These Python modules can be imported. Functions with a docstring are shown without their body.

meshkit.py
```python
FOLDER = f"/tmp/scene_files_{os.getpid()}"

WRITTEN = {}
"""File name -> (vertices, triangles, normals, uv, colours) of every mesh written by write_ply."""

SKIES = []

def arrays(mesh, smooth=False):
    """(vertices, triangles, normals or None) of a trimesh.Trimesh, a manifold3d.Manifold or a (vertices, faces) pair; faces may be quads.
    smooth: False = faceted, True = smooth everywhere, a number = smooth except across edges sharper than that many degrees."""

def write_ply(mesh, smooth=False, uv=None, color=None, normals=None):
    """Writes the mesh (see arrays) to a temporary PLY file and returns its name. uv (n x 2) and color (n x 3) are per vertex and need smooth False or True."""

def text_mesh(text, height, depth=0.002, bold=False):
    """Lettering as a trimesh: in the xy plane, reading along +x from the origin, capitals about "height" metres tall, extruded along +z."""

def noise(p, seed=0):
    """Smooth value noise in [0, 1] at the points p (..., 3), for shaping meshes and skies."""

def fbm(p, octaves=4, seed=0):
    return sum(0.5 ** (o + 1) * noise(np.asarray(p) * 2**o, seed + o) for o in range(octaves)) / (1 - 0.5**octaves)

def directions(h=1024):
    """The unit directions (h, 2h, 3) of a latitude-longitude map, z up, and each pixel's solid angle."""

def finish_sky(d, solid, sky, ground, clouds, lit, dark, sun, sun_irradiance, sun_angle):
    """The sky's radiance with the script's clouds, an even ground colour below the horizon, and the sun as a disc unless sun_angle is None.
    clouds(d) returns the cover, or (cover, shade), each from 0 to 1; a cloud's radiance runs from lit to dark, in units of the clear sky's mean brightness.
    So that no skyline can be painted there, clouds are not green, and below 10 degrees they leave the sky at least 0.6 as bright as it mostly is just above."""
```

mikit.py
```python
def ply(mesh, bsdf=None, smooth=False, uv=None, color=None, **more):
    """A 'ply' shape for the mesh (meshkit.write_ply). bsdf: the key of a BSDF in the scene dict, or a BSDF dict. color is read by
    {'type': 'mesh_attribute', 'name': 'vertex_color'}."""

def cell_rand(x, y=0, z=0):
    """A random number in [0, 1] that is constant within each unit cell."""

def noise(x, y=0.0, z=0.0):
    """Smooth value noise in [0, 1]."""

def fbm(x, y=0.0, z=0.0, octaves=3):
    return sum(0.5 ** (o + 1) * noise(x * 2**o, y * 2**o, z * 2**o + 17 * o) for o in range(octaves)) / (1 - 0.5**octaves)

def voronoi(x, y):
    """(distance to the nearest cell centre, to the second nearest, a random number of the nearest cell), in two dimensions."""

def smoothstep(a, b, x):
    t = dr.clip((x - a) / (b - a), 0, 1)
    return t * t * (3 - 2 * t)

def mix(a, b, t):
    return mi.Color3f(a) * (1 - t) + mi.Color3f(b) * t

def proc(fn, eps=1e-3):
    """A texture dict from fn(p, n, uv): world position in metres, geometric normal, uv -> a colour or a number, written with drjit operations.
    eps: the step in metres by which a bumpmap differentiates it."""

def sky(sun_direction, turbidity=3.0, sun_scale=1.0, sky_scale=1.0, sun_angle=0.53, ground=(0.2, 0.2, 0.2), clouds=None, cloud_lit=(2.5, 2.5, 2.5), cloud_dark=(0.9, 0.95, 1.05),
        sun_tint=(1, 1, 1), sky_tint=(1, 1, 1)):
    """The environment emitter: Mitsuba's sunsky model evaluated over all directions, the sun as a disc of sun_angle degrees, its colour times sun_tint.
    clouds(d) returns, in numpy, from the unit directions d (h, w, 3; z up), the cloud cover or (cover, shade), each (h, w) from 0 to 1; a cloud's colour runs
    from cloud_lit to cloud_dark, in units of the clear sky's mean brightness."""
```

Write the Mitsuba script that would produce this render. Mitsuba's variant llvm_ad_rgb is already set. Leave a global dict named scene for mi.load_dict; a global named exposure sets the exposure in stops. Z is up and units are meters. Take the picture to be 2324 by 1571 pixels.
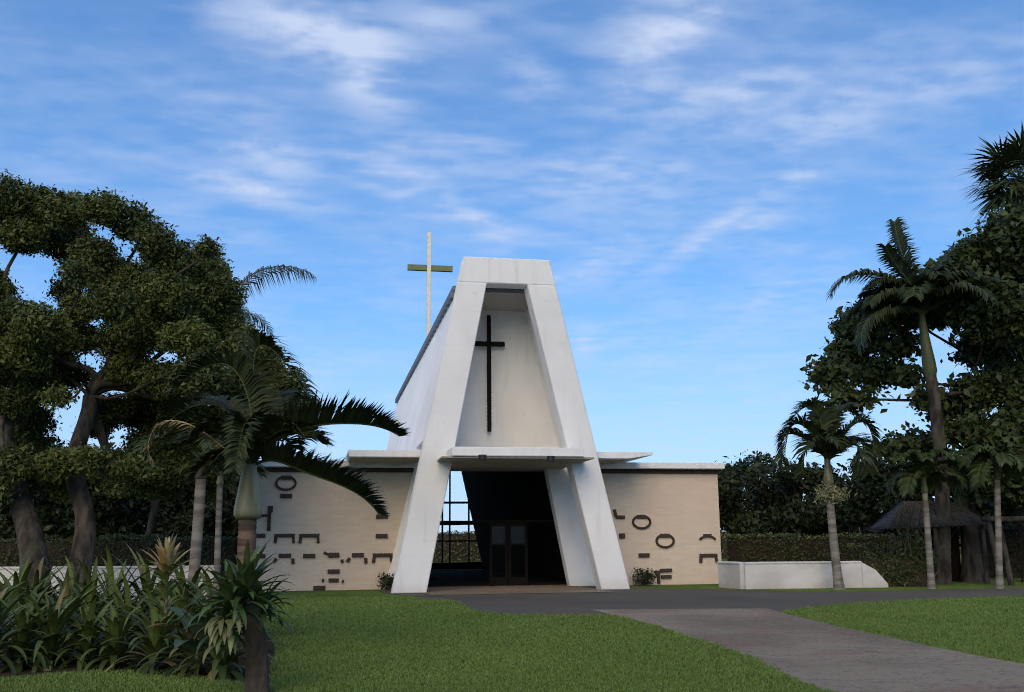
import math, random
import numpy as np, trimesh, drjit as dr, mitsuba as mi, mikit, meshkit
from scipy.interpolate import CubicSpline

# ------------------------------------------------------------------ camera, sky, exposure
W, H, FPX = 2324.0, 1571.0, 2300.0          # picture units used for measuring
PITCH, ROLL, CAM_H = math.radians(11.05), math.radians(-0.5), 1.6
CAM = np.array([0.0, 0.0, CAM_H])
FWD = np.array([0, math.cos(PITCH), math.sin(PITCH)])
RGT = np.array([1.0, 0, 0])
UPV = np.array([0, -math.sin(PITCH), math.cos(PITCH)])
UPI = -math.sin(ROLL) * RGT + math.cos(ROLL) * UPV
T = mi.ScalarTransform4f
scene, labels = {}, {}
scene['camera'] = {'type': 'perspective', 'fov': 2 * math.degrees(math.atan(W / 2 / FPX)), 'fov_axis': 'x',
                   'near_clip': 0.1, 'far_clip': 3000.0,
                   'to_world': T().look_at(origin=CAM.tolist(), target=(CAM + FWD).tolist(), up=UPI.tolist())}
exposure = 2.15
SUN = (-0.16, -0.95, 0.55)


def ray(x, y):
    x, y = x - W / 2, y - H / 2
    X, Y = x * math.cos(ROLL) + y * math.sin(ROLL), -x * math.sin(ROLL) + y * math.cos(ROLL)
    d = FWD * FPX + RGT * X - UPV * Y
    return d / np.linalg.norm(d)


def az_el(x, y):
    d = ray(x, y)
    return math.degrees(math.atan2(d[0], d[1])), math.degrees(math.asin(d[2]))


WISPS = [  # centre and half sizes of the cirrus patches, tilt, strength
    (720, 60, 230, 80, 12, 1.0), (840, 170, 110, 75, 40, .75), (1000, 40, 190, 60, 0, .45), (560, 30, 130, 50, 10, .6), (1210, 165, 75, 45, 35, .6), (1190, 210, 60, 16, 10, .4),
    (1520, 85, 170, 70, -30, .6), (1420, 215, 150, 60, -15, .4), (600, 345, 120, 55, 10, .55), (560, 437, 150, 22, 6, .55), (560, 270, 110, 40, 0, .25),
    (980, 330, 260, 60, 12, .35), (960, 430, 170, 50, 20, .55), (1090, 500, 100, 35, 30, .6), (1300, 400, 260, 80, 0, .3), (1620, 250, 260, 70, -5, .35), (1900, 280, 260, 60, 0, .3),
    (1810, 400, 70, 25, 0, .5), (1580, 550, 160, 22, -28, .4), (1700, 515, 60, 14, -8, .35), (1335, 775, 50, 45, 0, .4), (1750, 680, 90, 25, -10, .25), (1330, 620, 150, 40, -20, .25), (2150, 200, 200, 90, 0, .25), (520, 525, 120, 25, 0, .25), (1480, 760, 120, 40, 0, .12)]


def clouds(d):
    az, el = np.degrees(np.arctan2(d[..., 0], d[..., 1])), np.degrees(np.arcsin(np.clip(d[..., 2], -1, 1)))
    z = np.maximum(d[..., 2], 0.08)
    q = np.stack([d[..., 0] / z, d[..., 1] / z, z * 0], -1)
    n1 = meshkit.fbm(q * np.array([2.6, 3.4, 1]) + 3.1, 6, seed=4)
    warp = (meshkit.fbm(q * 1.7 + 20, 4, seed=21) - .5)
    n2 = meshkit.fbm(np.stack([q[..., 0] * 9 + q[..., 1] * 4, q[..., 1] * 17 - q[..., 0] * 4, q[..., 2]], -1) + 9.7 + warp[..., None] * 1.2, 5, seed=9)
    cover = np.zeros(az.shape)
    for x, y, rx, ry, tilt, s in WISPS:
        a, e = az_el(x, y)
        u, v = (az - a) * math.cos(math.radians(e)) * W / 53.6 + warp * 90, -(el - e) * H / 37.7 + (n1 - .5) * 70
        c, sn = math.cos(math.radians(tilt)), math.sin(math.radians(tilt))
        u, v = (u * c + v * sn) / rx, (-u * sn + v * c) / ry
        cover = np.maximum(cover, s * np.exp(-(u * u + v * v)))
    streak = np.clip((n2 - .34) * 3.2, 0, 1) * .72 + .28
    veil = np.clip((n1 - .36) * 1.6, 0, .45) * (.35 + .65 * np.clip((n2 - .3) * 2.2, 0, 1))
    cover = cover * streak * (0.6 + .9 * n1) * 1.3 + veil * .62 + .13 * streak
    low = np.clip(1 - el / 14.0, 0, 1)
    return np.clip(cover * .8 + .62 * low ** 1.2, 0, .9), np.full(az.shape, .0)


scene['sky'] = mikit.sky(SUN, turbidity=3.0, sun_scale=0.325, sky_scale=1.0, sun_angle=45, ground=(0.1, 0.12, 0.07), clouds=clouds,
                         cloud_lit=(1.62, 1.88, 2.45), cloud_dark=(1.1, 1.2, 1.6), sky_tint=(0.66, 1.02, 1.44), sun_tint=(1.02, .95, .84))

# ------------------------------------------------------------------ helpers
ANG = math.radians(10.6)
U = np.array([math.cos(ANG), math.sin(ANG), 0])      # along the front of the chapel
N = np.array([-math.sin(ANG), math.cos(ANG), 0])     # into the chapel
K = np.array([0, 0, 1.0])


def ground_at(x, y, z=0.0):
    d = ray(x, y)
    return CAM + d * (z - CAM_H) / d[2]


def at(x, y, depth):
    d = ray(x, y)
    return CAM + d * depth / d[1]


O = ground_at(1163, 1343)


def loc(u, v, z):
    return O + u * U + v * N + z * K


def on_front(x, y, v=0.0):
    """(u, z) where the sight line meets the plane v metres behind the chapel's front."""
    d = ray(x, y)
    t = ((O + v * N - CAM) @ N) / (d @ N)
    p = CAM + d * t - O
    return np.array([p @ U, p[2]])


def num(key):
    if key not in scene and key not in USED:
        USED.add(key)
        return key
    i = 1
    while f'{key}_{i:03d}' in USED or f'{key}_{i:03d}' in scene:
        i += 1
    USED.add(f'{key}_{i:03d}')
    return f'{key}_{i:03d}'


USED = set()


def thing(name, label, cat, group=None):
    key = num(name)
    labels[key] = {'label': label, 'category': cat}
    if group:
        labels[key]['group'] = group
    return key


def put(key, mesh, bsdf, smooth=False, color=None, uv=None):
    scene[key] = mikit.ply(mesh, bsdf, smooth=smooth, color=color, uv=uv)
    return key


def part(parent, name, mesh, bsdf, smooth=False, color=None, label=None, kind=None):
    key = num(parent + '__' + name)
    put(key, mesh, bsdf, smooth, color)
    e = {}
    if label:
        e['label'] = label
    if kind:
        e['kind'] = kind
    if e:
        labels[key] = e
    return key


def structure(name, mesh, bsdf, label, smooth=False, color=None, kind='structure', cat=None):
    key = num(name)
    put(key, mesh, bsdf, smooth, color)
    labels[key] = {'label': label, 'kind': kind}
    if cat:
        labels[key]['category'] = cat
    return key


def join(parts):
    """Joins (v, f[, c]) triples."""
    vs, fs, cs, n = [], [], [], 0
    for p in parts:
        v, f = np.asarray(p[0], float), np.asarray(p[1], int)
        if f.shape[1] == 4:
            f = np.vstack([f[:, [0, 1, 2]], f[:, [0, 2, 3]]])
        vs.append(v)
        fs.append(f + n)
        if len(p) > 2:
            cs.append(p[2])
        n += len(v)
    if cs:
        return np.vstack(vs), np.vstack(fs), np.vstack(cs)
    return np.vstack(vs), np.vstack(fs)


def hull(pts):
    m = trimesh.convex.convex_hull(np.asarray(pts, float))
    return np.array(m.vertices), np.array(m.faces)


def lbox(u0, u1, v0, v1, z0, z1, bev=0.015):
    """A box in the chapel's axes with chamfered edges."""
    b = min(bev, (u1 - u0) / 3, (v1 - v0) / 3, (z1 - z0) / 3)
    pts = []
    for i in (0, 1):
        for j in (0, 1):
            for k in (0, 1):
                s = [(1, -1)[i], (1, -1)[j], (1, -1)[k]]
                c = np.array([(u0, u1)[i], (v0, v1)[j], (z0, z1)[k]])
                for ax in range(3):
                    q = c.copy()
                    for o in range(3):
                        if o != ax:
                            q[o] += s[o] * b
                    pts.append(loc(*q))
    return hull(pts)


def prism(poly, v0, v1, bev=0.0):
    """Convex polygon of (u, z) in the front plane, swept from v0 to v1; chamfered."""
    poly = np.asarray(poly, float)
    if not bev:
        return hull([loc(p[0], v, p[1]) for p in poly for v in (v0, v1)])
    c = poly.mean(0)
    from shapely.geometry import Polygon
    inner = np.array(Polygon(poly).buffer(-bev, join_style=2).exterior.coords)
    return hull([loc(p[0], v, p[1]) for p in inner for v in (v0, v1)] + [loc(p[0], v, p[1]) for p in poly for v in (v0 + bev, v1 - bev)])


def tube(points, radii, sides=8, cap=True):
    p = np.asarray(points, float)
    r = np.broadcast_to(np.asarray(radii, float), (len(p),))
    t = np.gradient(p, axis=0)
    t /= np.linalg.norm(t, axis=1, keepdims=True) + 1e-12
    ref = np.array([0.31, 0.9, 0.05]) if abs(t[0][1]) < .8 else np.array([1.0, 0, 0.1])
    a = np.cross(t, ref)
    a /= np.linalg.norm(a, axis=1, keepdims=True) + 1e-12
    b = np.cross(t, a)
    ang = np.arange(sides) * 2 * np.pi / sides
    v = p[:, None] + r[:, None, None] * (np.cos(ang)[None, :, None] * a[:, None] + np.sin(ang)[None, :, None] * b[:, None])
    i, j = np.meshgrid(np.arange(len(p) - 1), np.arange(sides), indexing='ij')
    q = np.stack([i * sides + j, i * sides + (j + 1) % sides, (i + 1) * sides + (j + 1) % sides, (i + 1) * sides + j], -1).reshape(-1, 4)
    v = v.reshape(-1, 3)
    f = np.vstack([q[:, [0, 1, 2]], q[:, [0, 2, 3]]])
    if cap:
        n = len(v)
        v = np.vstack([v, p[:1], p[-1:]])
        k = np.arange(sides)
        last = (len(p) - 1) * sides
        f = np.vstack([f, np.stack([(k + 1) % sides, k, k * 0 + n], 1), np.stack([last + k, last + (k + 1) % sides, k * 0 + n + 1], 1)])
    return v, f


def spline(pts, n):
    pts = np.asarray(pts, float)
    s = np.r_[0, np.cumsum(np.linalg.norm(np.diff(pts, axis=0), axis=1))]
    return CubicSpline(s, pts)(np.linspace(0, s[-1], n))


def unit(v):
    v = np.asarray(v, float)
    return v / (np.linalg.norm(v, axis=-1, keepdims=True) + 1e-12)


# ------------------------------------------------------------------ materials
def rgb(*c):
    return {'type': 'rgb', 'value': list(c)}


def plain(c, rough=.6, spec=.4, **k):
    return {'type': 'twosided', 'b': {'type': 'principled', 'base_color': rgb(*c), 'roughness': rough, 'specular': spec, **k}}


def vcol(rough=.55, spec=.35):
    return {'type': 'twosided', 'b': {'type': 'principled', 'base_color': {'type': 'mesh_attribute', 'name': 'vertex_color'}, 'roughness': rough, 'specular': spec}}


def textured(color, bump=None, scale=1.0, rough=.8, spec=.3, eps=1e-3):
    b = {'type': 'principled', 'base_color': mikit.proc(color), 'roughness': rough, 'specular': spec}
    if bump is not None:
        b = {'type': 'bumpmap', 'arbitrary': mikit.proc(bump, eps), 'scale': scale, 'b': b}
    return {'type': 'twosided', 'b': b}


fbm, noise, mix, sst = mikit.fbm, mikit.noise, mikit.mix, mikit.smoothstep


def white_col(p, n, uv):
    m = fbm(p.x * .7, p.y * .7, p.z * .35, 4)
    st = fbm(p.x * 5, p.y * 5, p.z * .45, 3)
    c = mix((.735, .735, .73), (.81, .81, .805), sst(.3, .7, m))
    c = mix(c, (.58, .575, .56), sst(.56, .82, st) * .35)
    jz = p.z / 1.22 - dr.floor(p.z / 1.22)
    c = mix(c, (.62, .605, .575), sst(.016, .006, jz) * .35)
    c = mix(c, (.50, .45, .38), sst(.45, .0, p.z + .5 * m - .25) * .4)
    return mix(c, (.42, .39, .34), sst(.68, .82, fbm(p.x * 2.3 + 7, p.y * 2.3, p.z * 2.3, 4)) * .16)


def white_bump(p, n, uv):
    return fbm(p.x * 18, p.y * 18, p.z * 18, 3) * .006


def brick_rows(p):
    u = p.x * float(U[0]) + p.y * float(U[1])
    row = dr.floor(p.z / .1)
    uu = u / .4 + .5 * (row - 2 * dr.floor(row / 2))
    fz, fu = p.z / .1 - row, uu - dr.floor(uu)
    j = dr.maximum(sst(.1, .02, fz), sst(.03, .006, fu))
    return j, mikit.cell_rand(dr.floor(uu), row, 3)


def brick_col(p, n, uv):
    j, r = brick_rows(p)
    m = fbm(p.x * .5, p.y * .5, p.z * .6, 3)
    c = mix((.57, .475, .375), (.73, .62, .50), r * .35 + .5 * m)
    c = mix(c, (.66, .51, .42), sst(.45, .7, m) * .5)
    return mix(c, (.58, .50, .41), j * .6)


def brick_bump(p, n, uv):
    j, r = brick_rows(p)
    return -j * .005 + r * .002 + noise(p.x * 60, p.y * 60, p.z * 60) * .003


def asphalt_col(p, n, uv):
    m = fbm(p.x * .35, p.y * .35, 0, 4)
    f = noise(p.x * 45, p.y * 45, 0)
    c = mix((.048, .045, .038), (.082, .076, .062), m)
    c = mix(c, (.11, .105, .10), sst(.75, .95, f) * .5)
    return mix(c, (.085, .075, .06), sst(.6, .75, fbm(p.x * .8 + 9, p.y * 1.4, 0, 3)) * .6)


def grit_bump(p, n, uv):
    return fbm(p.x * 40, p.y * 40, 0, 2) * .006


def path_col(p, n, uv):
    m = fbm(p.x * .4 + 3, p.y * .4, 0, 4)
    f = fbm(p.x * 14, p.y * 14, 0, 3)
    c = mix((.122, .101, .073), (.180, .151, .112), sst(.3, .7, m))
    c = mix(c, (.155, .095, .075), sst(.52, .68, fbm(p.x * .6 + 31, p.y * .9, 0, 3)) * .7)
    c = mix(c, (.08, .07, .062), sst(.55, .8, f) * .6)
    c = mix(c, (.19, .175, .16), sst(.62, .8, fbm(p.x * 22, p.y * 22, 0, 2)) * .5)
    jy = (p.y + .35 * p.x + .06 * fbm(p.x * 3, p.y * 3, 0, 2)) / 2.1
    jy = dr.abs(jy - dr.floor(jy) - .5)
    c = mix(c, (.055, .048, .04), sst(.011, .004, jy) * .6)
    cr = dr.abs(fbm(p.x * .9 + 50, p.y * .9, 0, 4) - .5)
    return mix(c, (.06, .052, .044), sst(.006, .001, cr) * .55)


def lawn_col(p, n, uv):
    m = fbm(p.x * .25, p.y * .25, 0, 4)
    f = fbm(p.x * 9, p.y * 5, 0, 4)
    c = mix((.064, .100, .022), (.102, .150, .034), sst(.3, .7, m))
    c = mix(c, (.135, .150, .045), sst(.48, .72, fbm(p.x * .7 + 5, p.y * .5, 0, 3)) * .6)
    return mix(c, (.034, .066, .012), sst(.42, .7, f) * .55)


def lawn_bump(p, n, uv):
    return fbm(p.x * 30, p.y * 22, 0, 3) * .035


def soil_col(p, n, uv):
    return mix((.022, .017, .012), (.055, .042, .03), fbm(p.x * 6, p.y * 6, 0, 4))


def bark_col(p, n, uv):
    m = fbm(p.x * 6, p.y * 6, p.z * 1.6, 4)
    c = mix((.026, .022, .018), (.085, .071, .058), sst(.3, .7, m))
    return mix(c, (.07, .085, .045), sst(.55, .75, fbm(p.x * 1.5, p.y * 1.5, p.z * .9, 3)) * .5)


def bark_bump(p, n, uv):
    return fbm(p.x * 14, p.y * 14, p.z * 4, 3) * .05


def palm_col(p, n, uv):
    r = fbm(p.x * 1.5, p.y * 1.5, p.z * 9, 3)
    c = mix((.12, .108, .09), (.24, .22, .19), sst(.3, .7, r))
    return mix(c, (.08, .07, .06), sst(.5, .8, fbm(p.x * 7, p.y * 7, p.z * 2, 3)) * .5)


def brown_palm_col(p, n, uv):
    r = fbm(p.x * 3, p.y * 3, p.z * 16, 3)
    return mix((.06, .042, .032), (.17, .115, .085), sst(.3, .7, r))


def shaft_col(p, n, uv):
    r = fbm(p.x * 9, p.y * 9, p.z * 1.2, 3)
    return mix((.11, .115, .06), (.26, .25, .16), sst(.25, .75, r))


def wood_shade_col(p, n, uv):
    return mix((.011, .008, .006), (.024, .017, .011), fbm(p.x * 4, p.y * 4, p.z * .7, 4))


scene['white_paint'] = textured(white_col, white_bump, 1.0, .75, .25)
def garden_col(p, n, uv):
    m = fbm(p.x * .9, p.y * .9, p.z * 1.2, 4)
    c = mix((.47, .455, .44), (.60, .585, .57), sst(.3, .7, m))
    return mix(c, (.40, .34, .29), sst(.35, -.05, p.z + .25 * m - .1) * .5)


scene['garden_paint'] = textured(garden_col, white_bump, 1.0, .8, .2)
scene['beige_brick'] = textured(brick_col, brick_bump, 1.0, .85, .2)
scene['asphalt'] = textured(asphalt_col, grit_bump, 1.0, .9, .2)
scene['path_concrete'] = textured(path_col, grit_bump, 1.0, .9, .2)
scene['lawn_green'] = textured(lawn_col, lawn_bump, 1.0, .9, .1)
scene['soil'] = textured(soil_col, grit_bump, 3.0, .95, .1)
scene['bark'] = textured(bark_col, bark_bump, 1.0, .9, .15)
def dark_bark_col(p, n, uv):
    return mix((.022, .019, .016), (.075, .066, .056), sst(.3, .7, fbm(p.x * 5, p.y * 5, p.z * 1.2, 4)))


scene['dark_bark'] = textured(dark_bark_col, bark_bump, 1.0, .9, .15)
scene['palm_bark'] = textured(palm_col, None, 1, .85, .2)
scene['palm_bark_brown'] = textured(brown_palm_col, None, 1, .85, .2)
scene['crownshaft_green'] = textured(shaft_col, None, 1, .5, .4)
scene['crownshaft_dark'] = textured(lambda p, n, uv: mix((.035, .046, .018), (.085, .10, .042), sst(.25, .75, fbm(p.x * 9, p.y * 9, p.z * 1.2, 3))), None, 1, .6, .3)
scene['thatch'] = textured(lambda p, n, uv: mix((.035, .032, .027), (.10, .092, .078), fbm(p.x * 9, p.y * 3, p.z * 9, 4)), grit_bump, 3.0, .95, .1)
scene['wood_and_shade'] = textured(wood_shade_col, None, 1, .9, .05)  # planks and header, also the near black of the unlit nave
scene['foliage'] = vcol(.55, .3)
scene['strap_leaf'] = vcol(.5, .25)
scene['bronze'] = plain((.012, .010, .009), .85, .1)
scene['dark_fascia'] = plain((.13, .145, .17), .6, .4)
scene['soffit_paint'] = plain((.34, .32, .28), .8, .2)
scene['pale_gold'] = plain((.72, .69, .60), .45, .5)
scene['green_patina'] = plain((.13, .155, .05), .5, .5)
scene['black_metal'] = plain((.012, .012, .012), .5, .4)
scene['relief_brown'] = plain((.052, .034, .028), .7, .3)
scene['pane_glass'] = {'type': 'thindielectric', 'int_ior': 1.3, 'specular_reflectance': rgb(.4, .4, .4)}
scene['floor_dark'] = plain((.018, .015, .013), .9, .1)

# ------------------------------------------------------------------ setting: ground, road, path


def sheet(pts, z, cell=None):
    from shapely.geometry import Polygon
    v, f = trimesh.creation.triangulate_polygon(Polygon(pts), engine='earcut')
    v = np.c_[v, np.full(len(v), z)]
    n = np.cross(v[f[:, 1]] - v[f[:, 0]], v[f[:, 2]] - v[f[:, 0]])[:, 2]
    f[n < 0] = f[n < 0][:, ::-1]
    return v, f


structure('ground', sheet([(-900, -300), (900, -300), (900, 1500), (-900, 1500)], 0.0), 'lawn_green', 'mown green lawn running from the foreground past the chapel')


def smooth_line(pts, n=60):
    return [tuple(p) for p in spline(np.array(pts), n)]


G = lambda x, y: tuple(ground_at(x, y)[:2])
# driveway: dark asphalt crossing in front of the porch and running off to the right
near = smooth_line([G(960, 1362), G(1060, 1383), G(1180, 1397), G(1330, 1398), G(1430, 1402)], 30) + smooth_line([G(1760, 1392), G(1900, 1374), (27.0, 29.5), (60, 30.0)], 30)
far = [(60, 35.6), (20, 35.9)] + [G(1860, 1345), G(1600, 1337), G(1440, 1336)] + [tuple(loc(4.5, 3.0, 0)[:2]), tuple(loc(-4.5, 3.0, 0)[:2]), tuple(loc(-4.3, -.3, 0)[:2]), G(905, 1350)]
structure('driveway', sheet(near + far, .008), 'asphalt', 'dark asphalt driveway crossing in front of the chapel porch and off to the right')
left = smooth_line([G(1340, 1385), G(1430, 1408), G(1600, 1460), G(1740, 1516), G(1870, 1576), (5.4, 7.5), (8.5, 2.0)], 60)
right = smooth_line([(16, 2.0), (12.6, 8.2), G(2324, 1508), G(2150, 1475), G(1990, 1441), G(1860, 1412), G(1740, 1382)], 60)
path_poly = left + right
structure('path', sheet(path_poly, .014), 'path_concrete', 'worn pinkish grey concrete path curving from the bottom right to the driveway')
ap = [tuple(loc(-3.0, -1.75, 0)[:2]), tuple(loc(3.1, -1.75, 0)[:2]), tuple(loc(3.1, 1.0, 0)[:2]), tuple(loc(3.1, 4.6, 0)[:2]), tuple(loc(-3.0, 4.6, 0)[:2]), tuple(loc(-3.0, 0.5, 0)[:2])]
structure('porch_paving', sheet(ap, .020), 'path_concrete', 'grey concrete paving under the porch between the front legs')

# ------------------------------------------------------------------ the chapel
ch = thing('chapel', 'white A-frame chapel with splayed front legs, low beige brick wings and flat canopies', 'chapel')


def line_u(p0, p1, z):
    return p0[0] + (p1[0] - p0[0]) * (z - p0[1]) / (p1[1] - p0[1])


lo, li = on_front(890, 1343), on_front(968, 1343)
ro, ri = on_front(1431, 1343), on_front(1366, 1343)
for q in (lo, li, ro, ri):
    q[1] = 0.0
lt, rt = on_front(1053, 584), on_front(1247, 588)
HT = (lt[1] + rt[1]) / 2
lt[1] = rt[1] = HT
lit, rit = on_front(1105, 643), on_front(1197, 645)
HI = (lit[1] + rit[1]) / 2
lit[1] = rit[1] = HI
FT = 0.75
part(ch, 'leg', prism([lo, li, lit, (line_u(lo, lt, HI), HI)], 0, FT, .03), 'white_paint', label='left splayed white front leg of the portal')
part(ch, 'leg', prism([ri, ro, (line_u(ro, rt, HI), HI), rit], 0, FT, .03), 'white_paint', label='right splayed white front leg of the portal')
part(ch, 'lintel', prism([(line_u(lo, lt, HI) + .0, HI), (line_u(ro, rt, HI), HI), rt, lt], 0, FT, .03), 'white_paint')
# nave: battered side walls and flat ridge
ZR = on_front(1037, 648)[1]
V0, V1 = FT, 30.0
Lw = lambda z: line_u(lo, lt, z) + .02
Rw = lambda z: line_u(ro, rt, z) - .02
TW = .45
ZS = 5.25
VN = 3.3
up = lambda f, s, z0, z1: [(f(z0), z0), (f(z0) + s * TW, z0), (f(z1) + s * TW, z1), (f(z1), z1)]
part(ch, 'side_wall', join([prism(up(Lw, 1, ZS, ZR), V0, V1), prism(up(Lw, 1, 0, ZS), VN + .5, V1)]), 'white_paint')
part(ch, 'side_wall', join([prism(up(Rw, -1, ZS, ZR), V0, V1), prism(up(Rw, -1, 0, ZS), VN + .5, V1)]), 'white_paint')
# rear frame legs behind the porch
RL = on_front(1294, 1331, VN)[0]
RLt = on_front(1243, 1080, VN)
rb = np.array([RL, 0])
def rear(z): return RL + (RLt[0] - RL) * z / RLt[1]
mid = (Lw(0) + Rw(0)) / 2
part(ch, 'rear_leg', prism([(rear(0), 0), (Rw(0) + .05, 0), (Rw(ZS) + .05, ZS), (rear(ZS), ZS)], VN, VN + .5, .02), 'white_paint', label='right rear leg of the porch, in its shade')
mr = lambda x: 2 * mid - x
part(ch, 'rear_leg', prism([(mr(rear(0)), 0), (mr(Rw(0) + .05), 0), (mr(Rw(ZS) + .05), ZS), (mr(rear(ZS)), ZS)], VN, VN + .5, .02), 'white_paint', label='left rear leg of the porch, in its shade')
# roof and its dark edges
part(ch, 'roof', prism([(Lw(ZR) - .10, ZR), (Rw(ZR) + .10, ZR), (Rw(ZR) + .10, ZR + .18), (Lw(ZR) - .10, ZR + .18)], V0 + .003, V1 + .2), 'dark_fascia')
for s, f in ((-1, Lw), (1, Rw)):
    pcs = []
    for k in range(30):
        v0 = V0 + .05 + k * .96
        u = f(ZR - .12)
        pcs.append(lbox(min(u, u + s * .16), max(u, u + s * .16), v0, v0 + .66, ZR - .26, ZR - .003))
    part(ch, 'roof_edge', join(pcs), 'dark_fascia', label='dark notched roof edge along the ' + ('left' if s < 0 else 'right') + ' side', kind=None)
# recessed gable wall with the cross
VG, VGW = 4.4, 3.5
part(ch, 'gable_wall', prism([(Lw(ZS) + TW, ZS), (Rw(ZS) - TW, ZS), (Rw(ZR) - TW, ZR - .01), (Lw(ZR) + TW, ZR - .01)], VGW, VGW + .3), 'white_paint')
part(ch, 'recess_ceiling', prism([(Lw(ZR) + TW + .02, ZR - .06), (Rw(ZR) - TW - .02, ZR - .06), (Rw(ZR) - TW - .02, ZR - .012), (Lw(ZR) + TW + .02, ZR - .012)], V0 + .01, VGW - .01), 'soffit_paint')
a0, a1 = on_front(1108, 650, 1.5), on_front(1147, 672, 1.5)
part(ch, 'floodlight', lbox(a0[0], a1[0], 1.3, 1.75, a1[1], a0[1]), 'black_metal', label='dark floodlight box high in the recess')
# porch slab
s0, s1 = on_front(1026, 1009, -1.6), on_front(1326, 1024, -1.6)
zt = (s0[1] + s1[1]) / 2 + .02
zb = zt - .30
part(ch, 'porch_slab', join([lbox(s0[0], s1[0], -1.6, -.004, zb, zt, .02), lbox(li[0] + .95, ri[0] - .95, 0, FT, zb, zt, .0)]), 'white_paint', label='white flat slab over the entrance')
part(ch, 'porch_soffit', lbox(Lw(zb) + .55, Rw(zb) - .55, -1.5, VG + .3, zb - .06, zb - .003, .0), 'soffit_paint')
for px, py in ((1095, 1033), (1250, 1036)):
    d = ray(px, py)
    p = CAM + d * (zb - .06 - CAM_H) / d[2]
    pl = p - O
    q = trimesh.creation.cylinder(.13, .16, sections=20)
    q.apply_translation(loc(pl @ U, pl @ N, zb - .135))
    part(ch, 'downlight', q, 'black_metal', smooth=40)
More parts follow.
